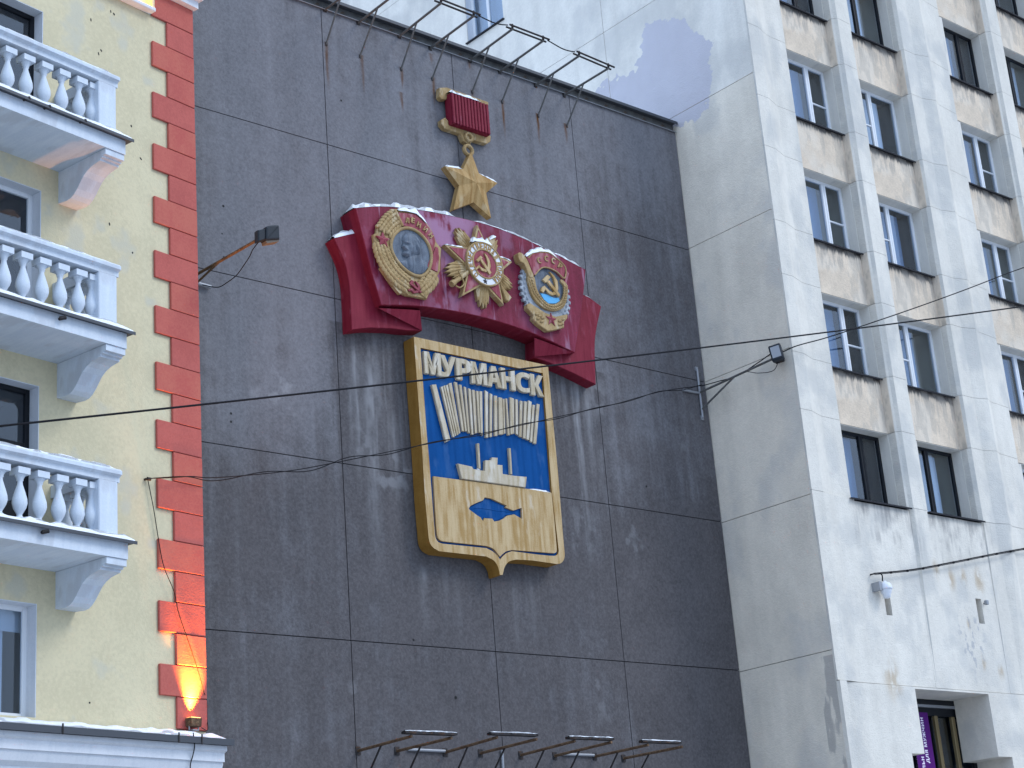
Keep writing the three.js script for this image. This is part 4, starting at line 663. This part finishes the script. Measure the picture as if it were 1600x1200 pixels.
  part('ribbon_wheat', [[330, 950], [370, 975], [410, 1000], [350, 1010], [400, 1050], [640, 1040], [680, 1020], [640, 1090], [670, 1080]].map(([x, y]) => { const p = p3(Z3, x, y, 0.62); return seed(p.x, p.y, 0.62, 0.06, 0.03, 0.4, 0.03); }), M.goldRelief, t);
  const s = p3(Z3, 538, 1018, 0.65); part('red_star', [faceted(starPts(s.x, s.y, 0.15, 0.06), [s.x, s.y, 0.66], 0.61, 0.632)], M.enamel, t);
  for (const [ch, x, y, a] of [['С', 358, 232, 0.12], ['С', 455, 208, 0], ['С', 548, 238, -0.25], ['Р', 640, 308, -0.5]]) { const p = p3(Z3, x, y, 0.65); part('letter', glyphAt(ch, p.x, p.y, 0.10, 0.125, a, 0.645, 0.672), M.goldRelief, t); }
}
// ---------------- city shield
{
  const t = thing('city_shield', 'large gold edged blue city shield with ship, fish and northern lights', 'relief'), zf = 0.35, zbk = 0.30;
  const outer = [...pl(Z4, zf, [[110, 40], [1508, 340]]), ...pl(Z5, zf, [[1160, 300], [1196, 750]]), ...smooth(pl(Z5, zf, [[1212, 925], [1208, 965], [1185, 998], [1150, 1006]]), 8, false), ...pl(Z5, zf, [[960, 978]]), ...smooth(pl(Z5, zf, [[830, 971], [775, 988], [742, 1032], [728, 1090]]), 10, false), ...smooth(pl(Z5, zf, [[705, 1092], [695, 1040], [665, 985], [600, 947]]), 8, false), ...smooth(pl(Z5, zf, [[232, 906], [185, 878], [158, 840], [148, 795]]), 8, false), ...pl(Z5, zf, [[120, 480], [100, 150]])];
  const inner = [...pl(Z4, zf, [[180, 155], [1455, 420]]), ...pl(Z5, zf, [[1078, 0], [1112, 445], [1162, 870]]), ...smooth(pl(Z5, zf, [[1166, 905], [1158, 930], [1140, 941], [1100, 942]]), 6, false), ...pl(Z5, zf, [[1000, 932]]), ...smooth(pl(Z5, zf, [[800, 906], [760, 920], [730, 945], [707, 972]]), 8, false), ...smooth(pl(Z5, zf, [[690, 945], [655, 912], [600, 882]]), 6, false).slice(0), ...smooth(pl(Z5, zf, [[262, 848], [225, 835], [205, 805], [192, 700]]), 8, false), ...pl(Z5, zf, [[152, 180], [135, 0]])];
  M.goldShield = mat(white, { map: M.goldPale.map, bumpMap: bumpTile, bumpScale: 0.004, roughness: 0.6 });
  const [bf, be] = capsAndSides(ext(ccw(outer), 0.03, zf, { holes: [inner] }));
  part('border', bf, M.goldShield, t); part('border_edge', be, M.ochre, t);
  part('mount', box(...[[700, 600], [800, 800]].flatMap(([x, y]) => { const p = onZ(x, y, 0.02); return [p.x]; }), ...[[750, 800], [750, 640]].map(([x, y]) => onZ(x, y, 0.02).y), 0.001, 0.06), M.steelDark, t);
  part('blue_field', ext(ccw(inner), 0.06, zbk), M.blue, t);
  const fish = [...smooth(pl(Z5, zf, [[464, 572], [472, 556], [520, 530], [575, 508]]), 8, false), ...pl(Z5, zf, [[588, 484], [640, 494], [760, 548], [750, 562], [812, 588], [878, 566], [880, 654], [818, 618], [765, 628], [735, 652], [700, 668], [662, 674], [648, 652], [584, 648], [580, 668], [572, 668], [556, 642]]), ...smooth(pl(Z5, zf, [[530, 626], [495, 600], [470, 582]]), 5, false)];
  const field = [...pl(Z5, zf, [[188, 320], [940, 421], [1110, 450], [1130, 640]]), ...smooth(pl(Z5, zf, [[1151, 890], [1148, 912], [1132, 921]]), 5, false), ...smooth(pl(Z5, zf, [[800, 896], [755, 908], [725, 930], [708, 948]]), 6, false), ...smooth(pl(Z5, zf, [[690, 925], [655, 885], [600, 864]]), 6, false), ...smooth(pl(Z5, zf, [[262, 828], [232, 815], [220, 790], [205, 640]]), 8, false)];
  part('gold_field', ext(ccw(field), zbk - 0.005, zf - 0.004, { holes: [fish] }), M.goldShield, t);
  // fish body lying in the cut-out, with lateral line and fins standing out a little
  const shrink = (P, k) => { const cx = P.reduce((s, p) => s + p[0], 0) / P.length, cy = P.reduce((s, p) => s + p[1], 0) / P.length; return P.map(([x, y]) => [cx + (x - cx) * k, cy + (y - cy) * k]); };
  part('fish', [ext(ccw(shrink(fish, 0.93)), zbk - 0.004, zbk + 0.014, { bevel: 0.004 }), tube([[480, 575], [560, 572], [680, 590], [800, 602]].map(([x, y]) => p3(Z5, x, y, zbk + 0.014)), 0.008, 20, 5)], M.blue, t);
  // northern lights: ribs
  const slats = [[285, 545, 335, 540, 485, 1120, 435, 1145], [388, 565, 408, 560, 530, 1090, 512, 1085], [415, 555, 432, 548, 548, 1075, 535, 1078], [440, 548, 460, 545, 572, 1062, 555, 1068], [470, 530, 500, 522, 592, 1045, 575, 1055], [528, 512, 558, 520, 632, 1030, 610, 1025], [580, 540, 605, 545, 660, 1030, 642, 1025], [630, 560, 652, 572, 692, 1048, 672, 1040], [675, 578, 700, 590, 728, 1065, 708, 1060], [715, 595, 742, 600, 768, 1045, 745, 1050], [757, 605, 780, 610, 800, 1040, 785, 1040], [790, 610, 820, 612, 825, 1075, 805, 1050], [848, 600, 880, 620, 880, 1095, 855, 1090], [900, 630, 925, 645, 922, 1085, 898, 1085], [945, 655, 975, 660, 978, 1075, 948, 1075], [990, 672, 1028, 680, 1038, 1060, 995, 1062], [1035, 690, 1050, 690, 1062, 1050, 1045, 1055], [1062, 685, 1080, 688, 1105, 1070, 1085, 1065], [1108, 672, 1150, 688, 1152, 1052, 1115, 1058], [1165, 692, 1192, 700, 1192, 1068, 1170, 1050], [1215, 708, 1240, 715, 1230, 1090, 1205, 1080], [1258, 712, 1285, 722, 1272, 1105, 1245, 1098], [1300, 705, 1335, 722, 1308, 1120, 1280, 1110], [1345, 750, 1368, 755, 1340, 1142, 1318, 1130], [1390, 740, 1418, 748, 1382, 1160, 1352, 1150]];
  slats.forEach((s, i) => part('light_ray', ext(ccw(pl(Z4, 0.33, [[s[0], s[1]], [s[2], s[3]], [s[4], s[5]], [s[6], s[7]]])), zbk - 0.003, i ? 0.345 : 0.365, { bevel: i ? 0.004 : 0.02, seg: i ? 1 : 3 }), M.goldWhite, t));
  const hull = [[378, 220], [490, 245], [502, 264], [590, 278], [592, 195], [640, 195], [645, 172], [690, 176], [688, 230], [728, 233], [730, 302], [818, 316], [918, 325], [908, 408], [410, 340]];
  part('ship', ext(ccw(pl(Z5, 0.375, hull)), zbk - 0.003, 0.375, { bevel: 0.01 }), M.goldWhite, t);
  for (const m of [[[524, 65], [541, 66], [552, 264], [536, 262]], [[770, 102], [787, 103], [799, 308], [784, 306]]]) part('mast', ext(ccw(pl(Z5, 0.34, m)), zbk - 0.003, 0.36, { bevel: 0.008 }), M.goldWhite, t);
  const letters = [['М', 216, 198, 382, 224, 396, 446, 230, 416], ['У', 388, 234, 540, 262, 540, 470, 400, 452], ['Р', 550, 268, 700, 292, 715, 502, 562, 480], ['М', 704, 302, 860, 330, 872, 544, 718, 520], ['А', 872, 345, 1005, 365, 1022, 572, 886, 550], ['Н', 1016, 368, 1153, 394, 1168, 600, 1034, 576], ['С', 1168, 405, 1316, 432, 1322, 626, 1182, 602], ['К', 1322, 432, 1450, 456, 1462, 664, 1338, 640]];
  for (const [ch, ...q] of letters) part('letter', glyph(ch, pl(Z4, 0.36, [[q[0], q[1]], [q[2], q[3]], [q[4], q[5]], [q[6], q[7]]]), zbk - 0.003, 0.372, 0.008), M.goldWhite, t);
}
// ================================================================ steel lamp brackets, floodlights, cables
const order = ['fourth', 'third', 'second', 'first'];
const railEnds = [];
upperBrackets.forEach((br, i) => {
  const t = thing('lamp_bracket', `bare steel lamp bracket on the grey parapet, ${order[i]} from the white tower`, 'bracket', 'lamp brackets along the parapet');
  const ends = [];
  for (const [root, end, sroot, sj] of br) {
    const A = onZ(...zTop(...root), 0), B = onX(...zTop(...end), A.x), S = onZ(...zTop(...sroot), 0); S.x = A.x; const J = onX(...zTop(...sj), A.x);
    const dir = B.clone().sub(A), k = clamp(J.clone().sub(A).dot(dir) / dir.lengthSq(), 0.2, 0.8), J2 = A.clone().addScaledVector(dir, k);
    part('arm', bar(A, B, 0.026, 6), M.steel, t); part('strut', bar(S, J2, 0.018, 6), M.steel, t);
    part('wall_plate', box(A.x - 0.04, A.x + 0.04, A.y - 0.05, A.y + 0.05, 0.001, 0.014), M.steelDark, t); part('wall_plate', box(S.x - 0.022, S.x + 0.022, S.y - 0.04, S.y + 0.03, 0.001, 0.014), M.steelDark, t);
    ends.push(B);
  }
  const d = ends[1].clone().sub(ends[0]).normalize().multiplyScalar(0.12), a = ends[0].clone().sub(d), b = ends[1].clone().add(d);
  part('rail', [-0.05, 0.06].map((o) => bar(a.clone().add(V3(0, 0.035, o)), b.clone().add(V3(0, 0.035, o)), 0.02, 6)), M.steelDark, t);
  part('rail_stub', [ends[0], ends[1]].map((e) => bar(e.clone().add(V3(0, 0.02, 0)), e.clone().add(V3(0, 0.11, 0.0)), 0.025, 6)), M.steelDark, t);
  railEnds.push([a.clone().add(V3(0, 0.05, 0)), b.clone().add(V3(0, 0.05, 0))]);
});
{
  const w = []; for (let i = 0; i < 3; i++) { const a = railEnds[i][1], b = railEnds[i + 1][0], m = a.clone().lerp(b, 0.5); m.y -= 0.05; w.push(tube([a, a.clone().lerp(m, 0.5).add(V3(0, -0.012, 0.01)), m, m.clone().lerp(b, 0.5).add(V3(0, -0.008, -0.01)), b], 0.013, 30, 5)); }
  single('bracket_cable', w, M.cable, 'thin black cable strung between the parapet lamp brackets', 'cable');
}
const lower = [
  [[[92, 290], [290, 236]], [[235, 291], [437, 242]], [[268, 226], [447, 235]]], [[[412, 296], [605, 240]], [[542, 299], [750, 247]], [[588, 234], [755, 244]]],
  [[[690, 306], [890, 254]], [[815, 309], [1025, 258]], [[876, 246], [1030, 254]]], [[[962, 311], [1160, 268]], [[1068, 318], [1285, 275]], [[1145, 261], [1288, 270]]]];
const lowerRails = [];
lower.forEach(([a0, a1], i) => {
  const t = thing('lamp_bracket', `rusty lamp bracket with snowy rail below the shield, ${order[i]} from the white tower`, 'bracket', 'lamp brackets below the shield'), ends = [];
  for (const [root, end] of [a0, a1]) {
    const A = onZ(...zBot(...root), 0), B = onX(...zBot(...end), A.x), J = A.clone().lerp(B, 0.45), S = V3(A.x, A.y - 0.72, 0);
    part('arm', bar(A, B, 0.026, 6), M.rusty, t); part('strut', bar(S, J, 0.018, 6), M.steelDark, t);
    part('wall_plate', box(A.x - 0.05, A.x + 0.05, A.y - 0.07, A.y + 0.07, 0.001, 0.016), M.steelDark, t); part('wall_plate', box(S.x - 0.03, S.x + 0.03, S.y - 0.06, S.y + 0.04, 0.001, 0.014), M.steelDark, t); ends.push(B);
  }
  const d = ends[1].clone().sub(ends[0]).normalize().multiplyScalar(0.16), a = ends[0].clone().sub(d), b = ends[1].clone().add(d.clone().multiplyScalar(0.6));
  part('rail', [box(Math.min(a.x, b.x), Math.max(a.x, b.x), a.y + 0.034, a.y + 0.075, a.z - 0.06, a.z + 0.06).translate(0, 0, 0)], M.steelDark, t);
  lowerRails.push([a.x, b.x, a.y + 0.075, a.z]);
});
{ // conduit on the wall between the lower brackets
  const t = thing('wall_conduit', 'pale conduit pieces fixed to the grey wall between the lower brackets', 'conduit');
  for (const [x0, y0, x1, y1] of [[278, 285, 412, 291], [842, 302, 960, 306], [622, 288, 627, 380]]) part('pipe', bar(onZ(...zBot(x0, y0), 0.03), onZ(...zBot(x1, y1), 0.03), 0.028, 8), M.steelPale, t);
}
// floodlight by the red quoins, seen from behind
{
  const Z = zoomer(300, 320, 6.154), t = thing('projecting_floodlight', 'dark floodlight on a rusty arm reaching out beside the red quoins', 'floodlight');
  const A = onZ(...Z(10, 690), 0), H = onX(...Z(640, 330), A.x), B = onZ(...Z(45, 790), 0); B.x = A.x; const J = A.clone().lerp(H, 0.42);
  part('arm', bar(A, H, 0.026, 8), M.rusty, t); part('strut', bar(B, J, 0.02, 8), M.rusty, t);
  part('wall_plate', box(A.x - 0.06, A.x + 0.06, B.y - 0.15, A.y + 0.15, 0.001, 0.02), M.steelPale, t);
  part('junction_pipe', [bar(onZ(...Z(20, 745), 0.06), onZ(...Z(180, 790), 0.06), 0.035, 8), bar(onZ(...Z(20, 745), 0.06), onZ(...Z(60, 756), 0.001), 0.02, 8)], M.steelPale, t);
  const hd = H, q = (x, y) => { const p = onZ(...Z(x, y), hd.z); return [p.x, p.y]; };
  part('gear_box', ext(ccw([q(622, 250), q(692, 236), q(694, 342), q(625, 362)]), hd.z - 0.09, hd.z + 0.05, { bevel: 0.02 }), M.lampBody, t);
  part('housing', ext(ccw([q(690, 226), q(712, 214), q(760, 208), q(806, 208), q(816, 214), q(822, 345), q(700, 352), q(690, 340)]), hd.z - 0.12, hd.z + 0.08, { bevel: 0.03, seg: 3 }), M.lampBody, t);
  part('under_cover', ext(ccw([q(696, 354), q(822, 347), q(820, 362), q(704, 380)]), hd.z - 0.09, hd.z + 0.05), M.lampUnder, t);
  part('lead', tube([hd.clone().add(V3(0, -0.05, 0)), ...[[585, 430], [555, 495], [500, 580], [430, 675], [340, 745], [250, 792], [100, 770]].map(([x, y], i) => onZ(...Z(x, y), hd.z * (0.9 - i * 0.13)))], 0.009, 50, 5), M.cable, t);
}
const lampR = {};
{
  const Z = zoomer(1000, 480, 5), t = thing('projecting_floodlight', 'small floodlight on a grey pipe arm beside the white tower corner', 'floodlight');
  const P0 = onZ(...Z(445, 482), 0.03), P1 = onZ(...Z(484, 862), 0.03); P1.x = P0.x;
  part('upright', bar(P0, P1, 0.028, 8), M.steelPale, t);
  part('cross_bar', bar(onZ(...Z(335, 647), 0.03), onZ(...Z(466, 672), 0.03), 0.028, 8), M.steelPale, t);
  const A = V3(P0.x, onZ(...Z(470, 664), 0.05).y, 0.05), H = onX(...Z(1035, 405), A.x), S = V3(P0.x, onZ(...Z(487, 795), 0.05).y, 0.05), J = A.clone().lerp(H, 0.48);
  part('arm', bar(A, H, 0.026, 8), M.steel, t); part('strut', bar(S, J, 0.022, 8), M.steel, t);
  for (const p of [P0, P1]) part('wall_plate', box(p.x - 0.04, p.x + 0.04, p.y - 0.05, p.y + 0.05, 0.001, 0.03), M.steelPale, t);
  const q = (x, y, z = H.z) => { const p = onX(...Z(x, y), H.x + (x - 1035) * 0.0012); return p; };
  const h = new THREE.Group(); h.name = 'lamp_head'; t.add(h); h.position.copy(H).add(V3(0.06, 0.06, 0.1)); h.rotation.set(-0.1, -1.05, 0.06);
  part('gear_box', cbox(-0.10, 0.10, -0.13, 0.13, -0.14, 0.0, 0.015), M.steelDark, h);
  part('housing', cbox(-0.13, 0.13, -0.15, 0.20, 0.0, 0.16, 0.02), M.lampBody, h);
  part('lens', box(-0.095, 0.095, -0.10, 0.15, 0.161, 0.165), M.steelPale, h);
  part('lead', tube([h.position.clone().add(V3(0, -0.14, 0)), h.position.clone().add(V3(-0.05, -0.3, -0.1)), A.clone().lerp(H, 0.8).add(V3(0, -0.16, 0)), A.clone().lerp(H, 0.66).add(V3(0, -0.02, 0))], 0.008, 24, 5), M.cable, t);
  lampR.H = h.position.clone(); lampR.A = A;
}
// ---- cables
const sagLine = (a, b, s, n = 12) => Array.from({ length: n + 1 }, (_, i) => { const k = i / n, p = a.clone().lerp(b, k); p.y -= s * 4 * k * (1 - k); return p; });
{ // the thick line across the whole front, house wall to tower wall
  const [u0, v0] = onL(-330, 700, 0.25), a = houseW(u0, v0, 0.25), b = onZ(1860, 441, 3.0);
  const t = thing('overhead_cable', 'thick black cable crossing in front of the whole shield', 'cable');
  part('line', tube(sagLine(a, b, 0.16), 0.017, 80, 6), M.cable, t); part('anchor', [bar(houseW(u0, v0, 0.001), a, 0.02)], M.steelDark, t); part('anchor', [bar([b.x, b.y, 2.486], b, 0.02)], M.steelDark, t);
}
const anchorL = houseW(...(() => { const [u, v] = onL(230, 748, 0.06); return [u, v, 0.06]; })());
{ // twisted pair from the house wall to the corner floodlight, then on to the tower
  const t = thing('twisted_cable', 'thin twisted cable from the cream wall to the corner floodlight', 'cable');
  part('anchor', [bar(anchorL.clone().addScaledVector(LN, -0.059), anchorL, 0.02), bar(anchorL, anchorL.clone().add(V3(0.06, 0.0, 0)), 0.028)], M.steelDark, t);
  const end = lampR.A.clone().add(V3(-0.02, 0.12, 0.08));
  const way = [[265, 747, 1.34], [300, 745, 1.22], [322, 747, 1.16], [380, 744, 0.95], [460, 735, 0.7], [530, 722, 0.65], [620, 704, 0.62], [720, 684, 0.6], [800, 668, 0.58], [880, 650, 0.5], [960, 632, 0.35], [1030, 613, 0.2]].map(([x, y, z]) => onZ(x, y, z));
  const run = [anchorL, ...way, end], c = new THREE.CatmullRomCurve3(run), N = 160, s1 = [], s2 = [];
  for (let i = 0; i <= N; i++) { const p = c.getPointAt(i / N), ph = i * 0.42, r = 0.018 + 0.03 * vn(i * 0.06, 2, 5) * Math.min(1, i / 20); const am = 0.055 * Math.min(1, i / 12) * (1 - 0.6 * i / N) * (0.4 + 1.2 * vn(i * 0.045, 7, 5)); s1.push(p.clone().add(V3(0, am * Math.sin(i * 0.27 + 2 * vn(i * 0.03, 1, 2)), Math.cos(ph * 0.35) * r * 0.4))); s2.push(p.clone().add(V3(0, 0.006, -Math.cos(ph * 0.35) * r * 0.3))); }
  part('strand', tube(s1, 0.0085, 260, 5), M.cable, t); part('strand', tube(s2, 0.0085, 260, 5), M.cable, t);
  const arm = [0, 0.25, 0.5, 0.75, 1].map((k) => end.clone().lerp(lampR.H.clone().add(V3(0, 0.1, -0.12)), k).add(V3(0, -0.12 * 4 * k * (1 - k) + 0.02 * Math.sin(k * 9), 0)));
  part('strand', tube(arm, 0.012, 40, 5), M.cable, t);
}
{
  const t = thing('feeder_cable', 'thin black cable rising from the corner floodlight across the tower windows', 'cable');
  const b = onZ(1760, 361, 2.9); part('line', tube([lampR.H.clone().add(V3(0.05, 0.05, 0.12)), onZ(1240, 542, 2.72), onZ(1290, 528, 2.76), onZ(1345, 510, 2.78), onZ(1430, 481, 2.82), onZ(1510, 452, 2.84), onZ(1580, 425, 2.86), onZ(1660, 397, 2.88), b], 0.013, 90, 5), M.cable, t);
  const c = t.children[0]; part('anchor', [bar([b.x, b.y, 2.412], b, 0.02)], M.steelDark, t);
}
{ // wire down the quoins to the lamp
  const pts = [[231, 750], [240, 795], [248, 845], [256, 885], [272, 925], [279, 957], [298, 1013], [313, 1060], [318, 1080]].map(([x, y], i) => { const [u, v] = onL(x, y, i < 3 ? 0.05 : 0.09); return houseW(u, v, i < 3 ? 0.05 : 0.09); });
  pts.push(houseW(0.03, 6.2, 0.0), houseW(0.02, 5.9, 0.02), houseW(-0.1, 5.69, 0.15), houseW(-0.3, 5.70, 0.24));
  single('lamp_wire', tube(pts, 0.007, 120, 5), M.cable, 'thin wire running down the red quoins to the orange floodlight', 'cable');
}
{ // wire below the gutter
  const pts = [[302, 1145], [304, 1166], [301, 1182], [298, 1192], [297, 1205]].map(([x, y], i) => { const w = [0.47, 0.39, 0.33, 0.29, 0.29][i], [u, v] = onL(x, y, w); return houseW(u, v, w); });
  single('gutter_wire', tube(pts, 0.009, 30, 5), M.cable, 'short black wire hanging from the gutter over the white cornice', 'cable');
}
{ // bundled cable with ties to the dome camera
  const t = thing('bundled_cable', 'bundled black cable with ties above the dome security camera', 'cable'), z = 2.56;
  const a = onZ(1366, 896, z), b = onZ(1605, 856, z), e = onZ(1700, 838, z), run = [a, ...[[1425, 890], [1490, 878], [1550, 866]].map(([x, y]) => onZ(x, y, z)), b, e];
  part('line', [tube(run, 0.014, 80, 5), tube(run.map((p) => p.clone().add(V3(0, -0.026, 0.01))), 0.009, 80, 5)], M.cable, t);
  const c = new THREE.CatmullRomCurve3(run); for (let k = 1; k < 15; k++) { const p = c.getPointAt(k / 15), d = c.getTangentAt(k / 15).multiplyScalar(0.014); part('tie', bar(p.clone().sub(d).add(V3(0, -0.012, 0)), p.clone().add(d).add(V3(0, -0.012, 0)), 0.03, 6), M.cable, t); }
  part('drop', tube([onZ(1373, 896, z), onZ(1378, 898, z), onZ(1379, 908, z - 0.03)], 0.014, 14, 5), M.cable, t);
  part('anchor', [bar([a.x + 0.02, a.y, 2.436], a.clone().add(V3(0.02, 0, 0)), 0.016), bar([e.x, e.y, 2.40], e, 0.016)], M.steelDark, t);
}
{ // dome camera
  const t = thing('dome_camera', 'white dome security camera bracketed to the lower tower wall', 'camera'), c = onZ(1384, 920, 2.62); t.position.copy(c); t.scale.setScalar(1.12);
  part('bracket', [box(-0.20, -0.12, -0.04, 0.12, -0.184, 0.02), bar([-0.14, 0.04, -0.08], [0, 0.02, 0], 0.045)], M.steelPale, t);
  part('shell', soft(new THREE.LatheGeometry([[0.001, 0.15], [0.03, 0.148], [0.035, 0.125], [0.08, 0.11], [0.112, 0.07], [0.125, 0.01], [0.125, -0.01], [0.11, -0.02]].map(([r, y]) => new THREE.Vector2(r, y)), 24)), M.cctv, t);
  part('dome', soft(new THREE.LatheGeometry([[0.108, -0.02], [0.10, -0.07], [0.072, -0.115], [0.07, -0.16], [0.04, -0.18], [0.001, -0.182]].map(([r, y]) => new THREE.Vector2(r, y)), 24)), M.cctv, t);
}
{ // small sensor in the other slot
  const a = onZ(1529, 945, 2.3), b = onZ(1541, 943, 2.55), t = thing('wall_sensor', 'tiny grey sensor on a black stub in the right wall slot', 'sensor');
  part('stub', [bar(V3(a.x, a.y, 2.181), V3(a.x, a.y, 2.5), 0.016), bar(V3(a.x, a.y, 2.5), b, 0.016)], M.cable, t); part('head', cbox(b.x - 0.04, b.x + 0.04, b.y - 0.03, b.y + 0.07, 2.52, 2.6, 0.01), M.steelPale, t);
}
// ================================================================ snow
// lumpy snow strip along a path at the upper edge of something; zb..zf its depth
function snowStrip(pts, zb, zf, h, sd = 1, toWorld = null) {
  const n = pts.length, m = 7, P = [], I = [];
  pts.forEach(([x, y], i) => { const e = Math.min(1, Math.min(i, n - 1 - i) / 2); for (let k = 0; k <= m; k++) { const t = k / m, edge = Math.sin(Math.PI * clamp(t, 0.0, 1)) ** 0.45, hh = h * (0.45 + 0.9 * vn(i * 0.55, k * 0.4 + sd, sd)) * edge * (0.35 + 0.65 * e) + (k === 0 || k === m ? -0.004 : 0.002); const v = V3(x, y + hh, zb + (zf - zb) * t + 0.012 * (vn(i * 0.8, k + 9, sd) - 0.5)); const w = toWorld ? toWorld(v) : v; P.push(w.x, w.y, w.z); } });
  for (let i = 0; i < n - 1; i++) for (let k = 0; k < m; k++) { const a = i * (m + 1) + k, b = a + m + 1; I.push(a, b, a + 1, a + 1, b, b + 1); }
  const g = new THREE.BufferGeometry(); g.setAttribute('position', new THREE.Float32BufferAttribute(P, 3)); g.setIndex(I); g.computeVertexNormals(); return soft(g);
}
const lerpPath = (a, b, n) => Array.from({ length: n + 1 }, (_, i) => [a[0] + (b[0] - a[0]) * i / n, a[1] + (b[1] - a[1]) * i / n]);
const dens = (pts, step) => { const o = []; for (let i = 0; i < pts.length - 1; i++) { const L = Math.hypot(pts[i + 1][0] - pts[i][0], pts[i + 1][1] - pts[i][1]), n = Math.max(1, Math.round(L / step)); for (let k = 0; k < n; k++) o.push([pts[i][0] + (pts[i + 1][0] - pts[i][0]) * k / n, pts[i][1] + (pts[i + 1][1] - pts[i][1]) * k / n]); } o.push(pts.at(-1)); return o; };
{
  const top = M.bannerTop, a = top.slice(0, 18), b = top.slice(20);
  stuff('snow', [snowStrip(dens(a, 0.07), 0.03, ZB + 0.004, 0.15, 3), snowStrip(dens(b, 0.07), 0.03, ZB + 0.004, 0.11, 5), snowStrip(dens(pl(Z6, ZT, [[112, 243], [236, 214]]), 0.05), 0.03, ZT, 0.13, 6), snowStrip(dens(pl(Z6, ZT, [[1440, 548], [1470, 562], [1500, 585]]), 0.05), 0.03, ZT, 0.05, 7)], M.snow, 'snow lying along the top of the red ribbon banner');
  stuff('snow', [snowStrip(dens(pl(Z1, 0.62, [[345, 66], [450, 76], [560, 106], [625, 160], [690, 228]]), 0.05), 0.51, 0.64, 0.11, 8), snowStrip(dens(pl(Z1, 0.6, [[195, 138], [290, 100]]), 0.04), 0.51, 0.59, 0.04, 9)], M.snow, 'snow on the flag of the portrait medal');
  stuff('snow', [snowStrip(dens(pl(Z2, 0.63, [[45, 318], [190, 340], [325, 368]]), 0.04), 0.53, 0.635, 0.035, 10), snowStrip(dens(pl(Z2, 0.63, [[760, 478], [850, 500], [945, 545]]), 0.04), 0.53, 0.635, 0.035, 11), snowStrip(dens(pl(Z2, 0.63, [[385, 300], [420, 280], [480, 290], [540, 296], [590, 318], [650, 340]]), 0.03), 0.54, 0.69, 0.10, 12), snowStrip(dens(pl(Z2, 0.62, [[650, 250], [735, 212]]), 0.03), 0.53, 0.61, 0.06, 13), snowStrip(dens(pl(Z2, 0.66, [[590, 290], [660, 330]]), 0.03), 0.54, 0.67, 0.12, 18)], M.snow, 'snow on the arms of the sunburst medal');
  stuff('snow', [snowStrip(dens(pl(Z3, 0.65, [[190, 182], [270, 130], [400, 110], [510, 130], [600, 195]]), 0.04), 0.52, 0.66, 0.10, 14)], M.snow, 'snow on the flag of the cogwheel medal');
  const q = pl(Z8, 0.30, [[236, 130], [540, 222]]), yt = (q[0][1] + q[1][1]) / 2;
  stuff('snow', [snowStrip(dens([[q[0][0] - 0.02, yt + 0.003], [q[1][0] - 0.2, yt + 0.003]], 0.05), 0.03, 0.305, 0.10, 15), snowStrip(dens(pl(Z8, 0.24, [[190, 728], [325, 750]]), 0.04), 0.11, 0.245, 0.05, 16), snowStrip(dens(pl(Z8, 0.24, [[466, 790], [604, 860]]), 0.04), 0.11, 0.245, 0.05, 17)], M.snow, 'snow on the ribbon block and star points');
  stuff('snow', [snowStrip(dens(pl(Z5, 0.345, [[935, 421], [1105, 450]]), 0.05), 0.26, 0.34, 0.035, 19), snowStrip(dens(pl(Z5, 0.345, [[520, 268], [550, 272]]), 0.02), 0.26, 0.36, 0.03, 20)], M.snow, 'thin snow on the ledge of the shield field');
  stuff('snow', lowerRails.map(([x0, x1, y, z], i) => snowStrip(dens([[x0, y], [x1, y]], 0.06), z - 0.06, z + 0.06, 0.022, 21 + i)), M.snow, 'snow on the rails of the brackets below the shield');
  const loc = (v) => houseW(v.x, v.y, v.z);
  stuff('snow', YB.map((y, i) => snowStrip(dens([[-5.9, y + 1.02], [-2.60, y + 1.02]], 0.08), 0.82, 1.15, 0.07, 30 + i, loc)), M.snow, 'snow on the balcony handrails');
  stuff('snow', YB.map((y, i) => snowStrip(dens([[-6.0, y - 0.022], [-2.40, y - 0.022]], 0.09), 1.135, 1.24, 0.07, 40 + i, loc)), M.snow, 'snow on the balcony floor edges');
  stuff('snow', [snowStrip(dens([[-12, 5.50], [-0.5, 5.50], [0.14, 5.50]], 0.09), 0.03, 0.44, 0.07, 50, (v) => houseW(v.x, v.y + 0.14 * (1 - (v.z - 0.03) / 0.41) - 0.015, v.z))], M.snow, 'snow on the white cornice above the gutter');
}
scene.traverse((o) => { if (o.isMesh) { o.castShadow = true; o.receiveShadow = true; } });
renderer.render(scene, camera);
